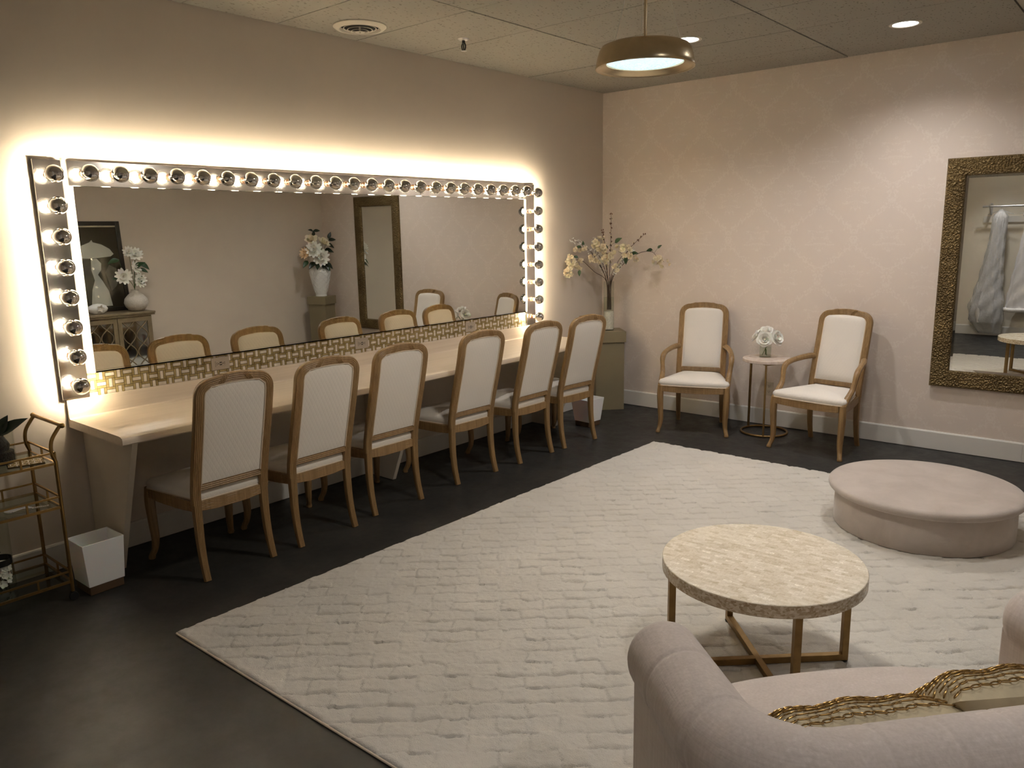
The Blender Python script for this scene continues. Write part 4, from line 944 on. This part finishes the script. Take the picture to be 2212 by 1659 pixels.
def rose(label, c, n, r, seed):
    rg = random.Random(seed); c = Vector(c); n = Vector(n).normalized()
    t = thing('white_rose', label, 'rose', c, 0, 'white roses in the glass cube vase'); fb = MB(); a = n.orthogonal().normalized(); b = n.cross(a)
    for l, (k, rr, tilt, cup) in enumerate(((5, 1.0, 0.15, 0.15), (5, 0.85, 0.45, 0.35), (5, 0.66, 0.95, 0.35), (4, 0.46, 1.8, 0.2), (3, 0.30, 3.0, 0.0))):
        off = rg.uniform(0, 6)
        for i in range(k):
            th = off + 2 * PI * i / k; d = a * math.cos(th) + b * math.sin(th)
            petal(fb, d * 0.10 * r * (1 - l * .12), d + n * tilt, n - d * 0.4 * l, r * rr, r * rr * 1.25, cup, 0, 5)
    fb.sphere(n * r * 0.22, r * 0.16, 8, 6, mi=1)
    fb.build('bloom', ['petal_white', 'petal_cream'], t, recalc=False, angle=80)
    foot = Vector((gx + rg.uniform(-.022, .022) - c.x, gy + rg.uniform(-.022, .022) - c.y, gz + 0.016 - c.z)); neck = Vector(((gx - c.x) * .92, (gy - c.y) * .92, gz + 0.085 - c.z))
    sb = MB(); twig(sb, [n * -0.004, neck, neck * .6 + foot * .4, foot], 0.0028, 0.0024); sb.build('stem', 'stem_green', t)
rose('white rose at the front of the small bouquet, fully open and facing the room', (1.812, -0.285, 0.800), (0.35, -0.9, 0.25), 0.064, 1)
rose('white rose on the left of the small bouquet, turned toward the left armchair', (1.735, -0.245, 0.812), (-0.8, -0.35, 0.5), 0.060, 2)
rose('white rose on the right of the small bouquet, turned toward the right armchair', (1.880, -0.220, 0.805), (0.85, -0.3, 0.35), 0.064, 3)
rose('white rose at the top of the small bouquet, facing up', (1.800, -0.232, 0.850), (0.05, -0.45, 0.9), 0.062, 4)
rose('white rose at the back of the small bouquet against the wall', (1.825, -0.165, 0.815), (0.2, 0.8, 0.5), 0.058, 5)

# ---------------------------------------------------------------- wall mirror
t = thing('wall_mirror', 'large hammered bronze framed mirror on the patterned wall', 'mirror', (3.44, -0.002, 1.346))
mw, mh, fw = 0.42, 0.839, 0.125
prof = [(0, 0), (0, 0.030), (0.012, 0.040), (0.10, 0.036), (0.118, 0.030), (fw, 0.018), (fw, 0)]
mb = MB(); vs = []
for sx, sz_ in ((-1, -1), (1, -1), (1, 1), (-1, 1)):
    vs += [(sx * (mw - a), -b, sz_ * (mh - a)) for a, b in prof]
n = len(prof); mb.add(vs, [(k * n + i, (k + 1) % 4 * n + i, (k + 1) % 4 * n + (i + 1) % n, k * n + (i + 1) % n) for k in range(4) for i in range(n)])
mb.build('frame', 'bronze', t, angle=25)
gw, gh = mw - fw + 0.004, mh - fw + 0.004; bv = 0.022
mb = MB(); mb.add([(-gw, -0.012, -gh), (gw, -0.012, -gh), (gw, -0.012, gh), (-gw, -0.012, gh), (-gw + bv, -0.0145, -gh + bv), (gw - bv, -0.0145, -gh + bv), (gw - bv, -0.0145, gh - bv), (-gw + bv, -0.0145, gh - bv),
                     (-gw, -0.004, -gh), (gw, -0.004, -gh), (gw, -0.004, gh), (-gw, -0.004, gh)],
                    [(4, 5, 6, 7), (0, 1, 5, 4), (1, 2, 6, 5), (2, 3, 7, 6), (3, 0, 4, 7), (8, 9, 1, 0), (9, 10, 2, 1), (10, 11, 3, 2), (11, 8, 0, 3), (11, 10, 9, 8)])
mb.build('glass', 'wall_mirror_glass', t, smooth=False)

# ---------------------------------------------------------------- sofa and pillows
SO, SA = Vector((3.989, -4.6925, 0)), R(48.65)
t = thing('loveseat', 'pale linen loveseat with rolled arms and back, seen from behind', 'sofa', SO, SA)
def sofa_path(hu, yf, ybk, rc, n=12, step=0.02):
    p = []
    L = yf - (ybk + rc)
    for k in range(int(L / step) + 1): p.append((-hu, yf - L * k / int(L / step)))
    for k in range(1, n + 1): a = PI + PI / 2 * k / n; p.append((-hu + rc + rc * math.cos(a), ybk + rc + rc * math.sin(a)))
    W2 = hu - rc; m = int(2 * W2 / step)
    for k in range(1, m): p.append((-W2 + 2 * W2 * k / m, ybk))
    q = [(-x, y) for x, y in p[:len(p) - (m - 1)]][::-1]
    return p + q
pth = sofa_path(0.529, 0.240, -0.315, 0.20, 40, 0.006)
seams = []
L = 0; cum = [0]
for a, b in zip(pth, pth[1:]): L += math.hypot(b[0] - a[0], b[1] - a[1]); cum.append(L)
seams = [0.19, 0.395, 0.58, 0.72, 0.86, 1.0, 1.14, 1.28, 1.42, L - 0.395, L - 0.19]
N = len(pth); RR = 0.094; sc = []; pz_ = []
for i in range(N):
    e = min(cum[i], L - cum[i]); r = RR * (1 - max(0, 1 - e / 0.055) ** 2 * 0.42) * (1 - 0.05 * math.exp(-min(((cum[i] - s) / 0.005) ** 2 for s in seams)))
    sc.append(max(r, 0.03)); pz_.append(0.662 + 0.012 * min(1, e / 0.5))
prof = [(math.cos(2 * PI * k / 36), math.sin(2 * PI * k / 36) * (1.0 if math.sin(2 * PI * k / 36) > 0 else 1.12)) for k in range(36)]
MB().sweep([(x, y, z) for (x, y), z in zip(pth, pz_)], prof, (0, 0, 1), sc).build('rolled_back_and_arms', 'linen', t, angle=75)
mb = MB(); oo = sofa_path(0.598, 0.215, -0.355, 0.20, 12, 0.04); ii = sofa_path(0.445, 0.215, -0.205, 0.10, 12, 0.04)
def shell(outer, inner, z0, z1, tp=0.0):
    mb = MB(); vs = [(x, y, z0) for x, y in outer] + [(x * (1 - tp), y, z1) for x, y in outer]; n = len(outer)
    vs += [(x, y, z1) for x, y in inner] + [(x, y, z0) for x, y in inner]; m = len(inner)
    fs = [(i, i + 1, n + i + 1, n + i) for i in range(n - 1)] + [(2 * n + i, 2 * n + i + 1, 2 * n + m + i + 1, 2 * n + m + i) for i in range(m - 1)]
    fs += [(0, n, 2 * n, 2 * n + m), (n - 1, 2 * n + 2 * m - 1, 2 * n + m - 1, 2 * n - 1)]
    # top and bottom as one polygon each
    fs += [tuple(range(n, 2 * n)) + tuple(range(2 * n + m - 1, 2 * n - 1, -1)), tuple(range(n - 1, -1, -1)) + tuple(range(2 * n + m, 2 * n + 2 * m))]
    mb.add(vs, fs); return mb
shell(oo, ii, 0.085, 0.64).build('outer_body', 'linen', t, angle=50, bevel=0.006)
mb = MB(); mb.box((-0.449, -0.21, 0.085), (0.449, 0.36, 0.30)); mb.build('seat_base', 'linen', t, smooth=False, bevel=0.012, bseg=3)
out = []
for x, y in [(-0.444, -0.20), (0.444, -0.20)]: out.append((x, y))
for k in range(25):
    u = 1 - 2 * k / 24; out.append((0.444 * u, 0.33 + 0.085 * (1 - abs(u) ** 2.6) ** 0.9))
def pad(out, z0, z1, crown, r=0.028):
    n = len(out); cx = sum(p[0] for p in out) / n; cy = 0.08; mb = MB()
    rs = [(-0.014, z0), (-0.004, z0 + 0.008), (0, z0 + r), (0, z1 - r), (-0.008, z1 - 0.008), (-0.03, z1 + 0.002), (-0.10, z1 + crown * .6), (-0.18, z1 + crown)]
    vs = []
    for d, z in rs:
        for x, y in out:
            l = math.hypot(x - cx, y - cy); s = max(0.02, 1 + d / l); vs.append((cx + (x - cx) * s, cy + (y - cy) * s, z))
    vs += [(cx, cy, z1 + crown * 1.1), (cx, cy, z0)]
    fs = [(a * n + i, a * n + (i + 1) % n, (a + 1) * n + (i + 1) % n, (a + 1) * n + i) for a in range(len(rs) - 1) for i in range(n)]
    m = (len(rs) - 1) * n; fs += [(m + i, m + (i + 1) % n, len(vs) - 2) for i in range(n)] + [((i + 1) % n, i, len(vs) - 1) for i in range(n)]
    return mb.add(vs, fs)
pad(out, 0.302, 0.442, 0.016).build('seat_cushion', 'linen', t, angle=60)
for x, y in ((-0.53, 0.17), (0.53, 0.17), (-0.45, -0.30), (0.45, -0.30)):
    MB().lathe([(1e-6, RZ + 0.001), (0.016, RZ + 0.001), (0.026, 0.086), (1e-6, 0.086)], 16, (x, y, 0)).build('leg', 'bin_base', t)
def pillow(label, lu, ln, lz, tilt, yaw, w=0.42, h=0.40, th=0.062, roll=0):
    t = thing('throw_pillow', label, 'pillow', (0, 0, 0), 0, 'gold chain pillows on the loveseat')
    m = Matrix.Translation(SO) @ Matrix.Rotation(SA, 4, 'Z') @ Matrix.Translation((lu, ln, lz)) @ Matrix.Rotation(yaw, 4, 'Z') @ Matrix.Rotation(tilt, 4, 'X') @ Matrix.Rotation(roll, 4, 'Y')
    t.matrix_world = m
    def sh(s, t_=th):
        def fn(u, v):
            a, b = 2 * u - 1, 2 * v - 1
            x = w / 2 * a * (1 - 0.07 * (1 - a * a) * b * b - 0.05 * (b * b) * 0) ; z = h / 2 * b * (1 - 0.09 * (1 - b * b) * 0 - 0.07 * (1 - a * a))
            x *= 1 - 0.07 * (1 - b * b)
            e = (max(0, 1 - a ** 6) * max(0, 1 - b ** 6)) ** 0.5 if s < 0 else max(0, (1 - a ** 4)) ** 0.6 * max(0, (1 - b * b)) ** 0.62
            return Vector((x, s * t_ * e + 0.004 * math.sin(9 * a + 4 * b) * e, z))
        return fn
    MB().grid(sh(-1), 24, 24).grid(sh(1), 24, 24, flip=True).build('cover', 'pillow_khaki', t, angle=80)
    mb = MB(); f = sh(1, th + 0.003); nu, nv = 17, 13
    for j in range(nv):
        for i in range(nu):
            u, v = (i + 0.5 + 0.5 * (j % 2)) / (nu + 1), 0.06 + 0.9 * (j + .5) / nv
            c = f(u, v); du = (f(u + .01, v) - f(u - .01, v)).normalized(); dv = (f(u, v + .01) - f(u, v - .01)).normalized(); nn = dv.cross(du).normalized()
            if nn.y < 0: nn = -nn
            tw = 0.55 if (i + j) % 2 else -0.55
            A = du * math.cos(tw) + nn * 0.12 * math.sin(tw) + dv * math.sin(tw) * .6; B = dv
            mb.tube([c + nn * 0.0025 + A * 0.0150 * math.cos(q) + B * 0.011 * math.sin(q) + nn * 0.003 * math.sin(q) for q in [2 * PI * k / 10 for k in range(10)]], 0.0016, 5, closed=True)
    mb.build('chain_trim', 'gold_metal', t)
    return t
pillow('khaki pillow with gold chain links, left of two leaning on the loveseat back', -0.186, -0.055, 0.564, R(50), R(3), w=0.50, th=0.07, roll=R(2))
pillow('khaki pillow with gold chain links, right of two leaning on the loveseat back', 0.238, -0.047, 0.594, R(50), R(-3), w=0.43, th=0.075, roll=R(-3))

# ---------------------------------------------------------------- things by the right wall, seen in the vanity mirror
cx0, cx1, cy0, cy1 = 4.17, RX - 0.016, -3.76, -2.605
t = thing('sideboard', 'grey brown sideboard with mirrored lattice doors, seen in the vanity mirror', 'sideboard', (cx0, (cy0 + cy1) / 2, 0))
D, HW_ = cx1 - cx0, (cy1 - cy0) / 2
MB().box((0.022, -HW_ + 0.02, 0.12), (D, HW_ - 0.02, 0.90)).build('carcass', 'console_wood', t, smooth=False, bevel=0.003)
extr([(0.0, 0.902), (0.004, 0.918), (-0.014, 0.922), (-0.014, 0.938), (-0.008, 0.942), (D, 0.942), (D, 0.902)], -HW_ - 0.014, HW_ + 0.014).build('top_board', 'console_wood', t, smooth=False, bevel=0.002)
for x in (0.045, D - 0.03):
    for y in (-HW_ + 0.05, HW_ - 0.05): MB().lathe([(1e-6, 0), (0.016, 0), (0.026, 0.12), (1e-6, 0.12)], 12, (x, y, 0)).build('leg', 'console_wood', t)
dw = (2 * HW_ - 0.06) / 3
for k in range(3):
    ya, yb_ = -HW_ + 0.03 + dw * k + 0.003, -HW_ + 0.03 + dw * (k + 1) - 0.003; za, zb = 0.15, 0.885; st = 0.042
    mb = MB()
    mb.box((0.002, ya, za), (0.022, ya + st, zb)); mb.box((0.002, yb_ - st, za), (0.022, yb_, zb)); mb.box((0.002, ya + st, za), (0.022, yb_ - st, za + st)); mb.box((0.002, ya + st, zb - st), (0.022, yb_ - st, zb))
    d = mb.build('door', 'console_wood', t, smooth=False)
    MB().box((0.015, ya + st - .002, za + st - .002), (0.021, yb_ - st + .002, zb - st + .002)).build('mirror_panel', 'console_mirror', d, smooth=False)
    ym = (ya + yb_) / 2; hw_ = (yb_ - ya) / 2 - st; lb = MB()
    for ph in (0, PI):
        for sg in (-1, 1):
            pts = []
            for q in range(41):
                z = za + st + (zb - za - 2 * st) * q / 40
                pts.append((0.010, ym + sg * hw_ * 0.5 + 0.46 * hw_ * math.cos(2 * PI * (z - za) / 0.36 + ph), z))
            lb.tube(pts, 0.0055, 6, (1, 0, 0))
    lb.build('lattice', 'console_wood', d)
    MB().sphere((-0.004, ya + st * .5 if k else yb_ - st * .5, 0.56), 0.011, 12, 8).build('knob', 'dark_gold', d)
# framed print leaning on the wall
t = thing('framed_print', 'black framed print of a figure under a white umbrella, leaning above the mirrored sideboard', 'picture', (RX - 0.075, -3.075, 0.944)); t.rotation_euler = (0, R(4.0), 0)
pw, phh = 0.385, 0.965
mb = MB()
for a, b in (((0, -pw, 0), (0.022, -pw + .045, phh)), ((0, pw - .045, 0), (0.022, pw, phh)), ((0, -pw + .045, 0), (0.022, pw - .045, .045)), ((0, -pw + .045, phh - .045), (0.022, pw - .045, phh))): mb.box(a, b)
mb.build('frame', 'black_frame', t, smooth=False, bevel=0.003)
pb = MB(); pb.box((0.012, -pw + 0.04, 0.04), (0.018, pw - 0.04, phh - 0.04), 0)
def flat(pts, x, mi): pb.add([(x, y, z) for y, z in pts], [tuple(range(len(pts)))], mi)
flat([(-0.13, 0.60), (-0.10, 0.66), (-0.03, 0.715), (0.05, 0.745), (0.075, 0.77), (0.085, 0.745), (0.17, 0.72), (0.25, 0.67), (0.285, 0.615), (0.25, 0.59), (0.08, 0.575), (-0.06, 0.58)], 0.0115, 1)
flat([(0.04, 0.57), (0.10, 0.57), (0.14, 0.52), (0.13, 0.45), (0.09, 0.40), (0.13, 0.33), (0.18, 0.22), (0.20, 0.06), (-0.02, 0.06), (0.01, 0.24), (0.05, 0.34), (0.03, 0.45)], 0.0112, 1)
flat([(0.22, 0.50), (0.29, 0.46), (0.31, 0.36), (0.27, 0.27), (0.21, 0.22), (0.19, 0.33), (0.17, 0.42)], 0.0113, 2)
pb.build('print', ['art_dark', 'art_pale', 'art_grey'], t, smooth=False, recalc=False)
MB().box((0.0075, -pw + 0.043, 0.043), (0.0095, pw - 0.043, phh - 0.043)).build('glazing', 'clear_glass', t, smooth=False)
# round vase with white flowers on the sideboard
def bouquet(name, cat, base, spec, group, neck):
    for lab, tip, n, r, k, lv, mat in spec:
        rg = random.Random(lab); b0 = Vector(base); tip = Vector(tip)
        t = thing(name, lab, cat, b0, 0, group); sb = MB(); nk = Vector(neck) - b0
        p = twig(sb, [(rg.uniform(-.01, .01), rg.uniform(-.01, .01), 0.03), nk, (tip - b0) * .55 + nk * .45 + Vector((0, 0, .03)), tip - b0], 0.0032, 0.0026); sb.build('stem', 'stem_green', t)
        if r:
            fb = MB(); blossom(fb, tip - b0, n, r, k, 0.2, 3, rg, 0, 0.42 if k > 7 else .9); fb.sphere(tip - b0 + Vector(n).normalized() * r * .12, r * .14, 8, 6, mi=1); fb.build('bloom', [mat, 'petal_cream'], t, recalc=False)
        for c, d, L_ in lv:
            lb = MB(); leaf(lb, Vector(c) - b0, d, L_, L_ * .5, (-.7, -.3, .6)); q = min(p, key=lambda a: (a - (Vector(c) - b0)).length); lb.tube([q, Vector(c) - b0], .0014, 5); lb.build('leaf', 'leaf' if r else 'dark_leaf', t, recalc=False)
ox, oy, oz = 4.32, -2.715, 0.9425
t = thing('round_vase', 'round bumpy cream vase with a narrow neck on the sideboard, seen in the vanity mirror', 'vase', (ox, oy, oz))
MB().lathe([(1e-6, 0), (0.055, 0), (0.075, 0.008), (0.108, 0.045), (0.122, 0.09), (0.112, 0.135), (0.078, 0.175), (0.045, 0.20), (0.036, 0.222), (0.040, 0.232), (0.034, 0.232), (0.030, 0.21), (0.05, 0.18), (0.09, 0.12), (0.06, 0.03), (1e-6, 0.02)], 48).build('vase_body', 'rough_ceramic', t)
nk = (ox, oy, oz + 0.235); F = lambda dx, dy, dz: (ox + dx, oy + dy, oz + dz)
bouquet('white_dahlia', 'flower', (ox, oy, oz + 0.01), [
    ('white spiky flower standing highest in the round vase on the sideboard', F(-.03, .03, .60), (-.8, -.2, .4), .085, 11, [(F(-.05, .06, .52), (-.4, .6, -.5), .12)], 'petal_white'),
    ('white spiky flower upper right in the round vase beside the black framed print', F(-.01, -.03, .63), (-.8, -.2, .3), .07, 11, [(F(-.04, .0, .46), (-.5, .25, .35), .14)], 'petal_white'),
    ('white spiky flower at mid height on the right in the round vase on the sideboard', F(-.05, .0, .47), (-.8, .3, .2), .075, 11, [(F(-.03, .06, .45), (-.2, .9, -.3), .10), (F(-.05, .02, .39), (-.5, .2, -.5), .12)], 'petal_white'),
    ('white spiky flower reaching left in the round vase, before the black framed print', F(-.06, -.13, .38), (-.9, -.4, .1), .095, 12, [(F(-.04, -.15, .56), (-.2, -.9, -.15), .13), (F(-.03, -.17, .36), (-.2, -.9, .1), .07)], 'petal_white'),
    ('white spiky flower lowest in the round vase, just above its neck', F(-.07, .02, .33), (-.9, .2, .1), .085, 12, [], 'petal_white')], 'white flowers in the round vase', nk)
t = thing('shell_ornament', 'small white shell ornament on the sideboard in front of the black framed print', 'ornament', (4.33, -3.12, 0.9425))
MB().lathe([(1e-6, 0), (0.05, 0.003), (0.085, 0.03), (0.095, 0.055), (0.08, 0.085), (0.04, 0.105), (1e-6, 0.11)], 28, rot=Matrix.Diagonal((0.6, 1.1, 1.0))).build('shell_body', 'white_ceramic', t)
mb = MB()
for k in range(5):
    a = 2 * PI * k / 5; leaf(mb, (-0.052, 0.005, 0.06), (-.25, math.cos(a), math.sin(a)), 0.045, 0.03, (-1, 0, 0), 0.2)
mb.build('petal_relief', 'rough_ceramic', t, recalc=False)
# pedestal and scalloped vase in the far right corner
pedestal('khaki pedestal in the right corner beyond the wall mirror, seen in the vanity mirror', 4.315, -0.285, -22, 0.245, 0.925, 0.105)
wx, wy, wz = 4.315, -0.285, 0.925
t = thing('scalloped_vase', 'tall white vase with fish scale relief on the right corner pedestal', 'vase', (wx, wy, wz))
vp = [(1e-6, 0), (0.072, 0), (0.074, 0.012), (0.070, 0.02), (0.088, 0.09), (0.112, 0.19), (0.130, 0.275), (0.134, 0.32), (0.126, 0.352), (0.108, 0.372), (0.100, 0.378), (0.096, 0.372), (0.11, 0.34), (0.10, 0.20), (0.06, 0.03), (1e-6, 0.02)]
vb_ = MB().lathe(vp, 48).build('vase_body', 'white_ceramic', t)
mb = MB()
for j in range(9):
    z = 0.05 + j * 0.034; r = lerp([(z_, r_) for r_, z_ in vp[3:10]], z) + 0.0015; r2 = lerp([(z_, r_) for r_, z_ in vp[3:10]], z + 0.03) + 0.0015
    for i in range(11):
        a0 = 2 * PI * (i + 0.5 * (j % 2)) / 11; pts = []
        for q in range(9):
            u = q / 8; a = a0 + (u - 0.5) * 2 * PI / 11; hz = 0.034 * math.sin(PI * u); rr = r + (r2 - r) * hz / 0.03
            pts.append((rr * math.cos(a), rr * math.sin(a), z + hz))
        mb.tube(pts, 0.003, 5, (0, 0, 1))
mb.build('scale_relief', 'white_ceramic', vb_)
G = lambda dx, dy, dz: (wx + dx, wy + dy, wz + dz); nk = G(0, 0, 0.385)
bouquet('white_dahlia', 'flower', G(0, 0, 0.03), [
    ('large white dahlia at the front of the scalloped vase, lowest of its bouquet', G(-.10, -.04, .50), (-.8, -.5, .2), .125, 13, [(G(-.09, .02, .40), (-.5, .4, -.5), .10)], 'petal_white'),
    ('large white dahlia in the centre of the scalloped vase bouquet', G(-.07, -.12, .60), (-.7, -.6, .3), .12, 13, [], 'petal_white'),
    ('peach dahlia on the left of the scalloped vase bouquet', G(.0, -.20, .56), (-.3, -.9, .2), .085, 12, [(G(.0, -.18, .47), (-.3, -.7, -.5), .13)], 'petal_peach'),
    ('cream hydrangea at the upper left of the scalloped vase bouquet', G(.0, -.10, .72), (-.5, -.5, .7), .10, 6, [], 'petal_cream'),
    ('cream hydrangea at the upper right of the scalloped vase bouquet', G(-.03, .05, .68), (-.6, .2, .7), .10, 6, [], 'petal_cream'),
    ('leafy dark green stem rising above the scalloped vase bouquet', G(.0, -.06, .84), (0, 0, 1), 0, 0, [(G(.0, -.06, .84), (-.2, .8, .2), .10), (G(.0, -.06, .84), (-.2, -.8, .3), .09), (G(.0, -.07, .78), (-.5, -.2, .6), .09)], None),
    ('leafy dark green stem reaching right of the scalloped vase bouquet', G(-.02, .15, .74), (0, 0, 1), 0, 0, [(G(-.02, .15, .74), (-.2, .3, .9), .10), (G(-.02, .15, .72), (-.2, .9, .2), .12), (G(-.02, .12, .68), (-.3, .6, -.3), .12), (G(-.02, .08, .60), (-.2, .9, -.1), .15), (G(-.06, -.08, .44), (-.6, -.4, -.3), .15), (G(-.07, .0, .43), (-.7, .1, -.5), .14), (G(-.03, -.10, .45), (-.3, -.8, -.5), .14), (G(-.05, .06, .44), (-.5, .6, -.6), .13), (G(-.06, -.03, .46), (-.8, -.2, -.6), .13)], None)], 'flowers in the scalloped vase', nk)

# ---------------------------------------------------------------- clothes rail on the front wall, seen in the wall mirror
RYW = RY + 0.17
t = thing('clothes_rail', 'silver clothes rail on brackets, seen in the bronze framed mirror', 'clothes rail', (2.95, RY, 1.958))
MB().tube([(-0.92, 0.17, 0), (0.92, 0.17, 0)], 0.013, 14).build('rail', 'steel', t)
for x in (-0.84, 0.84):
    mb = MB(); mb.box((x - 0.004, 0.001, -0.13), (x + 0.028, 0.006, 0.05)); mb.bar((x + 0.012, 0.004, 0.035), (x + 0.012, 0.19, 0.022), 0.022, 0.012); mb.bar((x + 0.012, 0.006, -0.12), (x + 0.012, 0.165, -0.012), 0.018, 0.006); mb.build('bracket', 'steel', t, smooth=False)
MB().box((-0.92, 0.0005, -0.235), (0.92, 0.018, -0.145)).build('backing_board', 'trim_white', t, smooth=False)
def hanger(t, top):
    mb = MB(); mb.tube(smooth_path([(0.0, 0, -0.06), (0.0, 0, -0.02), (0.012, 0, 0.0), (0.010, 0, 0.020), (-0.005, 0, 0.022), (-0.014, 0, 0.012)], 4), 0.0022, 6); mb.tube([(-0.17, 0, -0.12), (0, 0, -0.058), (0.17, 0, -0.12)], 0.004, 8, (0, 1, 0))
    return mb.build('hanger', 'steel', t)
def drape(fn_r, zs, nseg, folds, amp, seed, sx=1.0, sy=0.5):
    rg = random.Random(seed); ph = [rg.uniform(0, 6) for _ in range(5)]; mb = MB(); vs = []
    for z, w_, dx in zs:
        for k in range(nseg):
            a = 2 * PI * k / nseg; f = 1 + amp * math.sin(folds * a + ph[0] + 0.6 * math.sin(z * 3 + ph[1])) + amp * 0.6 * math.sin((folds + 3) * a + ph[2] - z * 2) + amp * .5 * math.sin(z * 23 + 5 * a + ph[3])
            vs.append((dx + w_ * sx * f * math.cos(a), w_ * sy * f * math.sin(a), z))
    n = len(zs); fs = [(i * nseg + k, i * nseg + (k + 1) % nseg, (i + 1) * nseg + (k + 1) % nseg, (i + 1) * nseg + k) for i in range(n - 1) for k in range(nseg)]
    fs += [tuple(range(nseg)), tuple(range((n - 1) * nseg, n * nseg))[::-1]]
    return mb.add(vs, fs)
def zprof(pts, n):
    return [(pts[0][0] + (pts[-1][0] - pts[0][0]) * k / n,) + tuple(lerp([(-p[0], p[j]) for p in pts], -(pts[0][0] + (pts[-1][0] - pts[0][0]) * k / n)) for j in (1, 2)) for k in range(n + 1)]
t = thing('bagged_gown', 'white gown hanging in a clear plastic garment bag at the end of the clothes rail', 'gown', (2.275, RYW, 1.958)); hanger(t, 0)
drape(None, zprof([(-0.07, .02, 0), (-0.16, .085, 0), (-0.45, .075, -.01), (-0.7, .085, -.02), (-1.1, .13, -.06), (-1.45, .19, -.09), (-1.62, .20, -.10), (-1.74, .17, -.09)], 48), 56, 7, 0.09, 1, 1, 0.6).build('gown', 'white_satin', t, angle=80)
drape(None, zprof([(-0.045, .016, 0), (-0.14, .10, 0), (-0.5, .105, -.01), (-0.8, .13, -.03), (-1.2, .17, -.05), (-1.5, .225, -.07), (-1.7, .22, -.06), (-1.90, .14, .0)], 48), 56, 6, 0.11, 2, 1, 0.62).build('garment_bag', 'plastic_film', t, angle=80)
t = thing('fur_trimmed_cloak', 'white flared cloak with fur trim hanging beside the bagged gown, seen in the wall mirror', 'cloak', (2.68, RYW, 1.958)); hanger(t, 0)
drape(None, zprof([(-0.09, .05, 0), (-0.20, .075, 0), (-0.8, .14, 0), (-1.53, .225, 0)], 40), 64, 8, 0.07, 3, 1, 0.55).build('cloak_body', 'white_satin', t, angle=80)
for nm, z, r, th in (('collar', -0.13, .085, .035), ('hem', -1.53, .232, .032)):
    MB().tube([(r * (1 + .06 * math.sin(8 * a)) * math.cos(a), .55 * r * (1 + .06 * math.sin(8 * a)) * math.sin(a), z + .006 * math.sin(5 * a)) for a in [2 * PI * k / 48 for k in range(48)]], th, 12, closed=True).build('fur_' + nm, 'white_fur', t)
t = thing('white_robe', 'long white robe hanging beyond the fur trimmed cloak on the clothes rail', 'robe', (3.12, RYW, 1.958)); hanger(t, 0)
drape(None, zprof([(-0.07, .03, 0), (-0.16, .17, 0), (-0.6, .16, 0), (-1.35, .20, 0)], 40), 64, 7, 0.06, 4, 1, 0.45).build('robe_body', 'white_satin', t, angle=80)
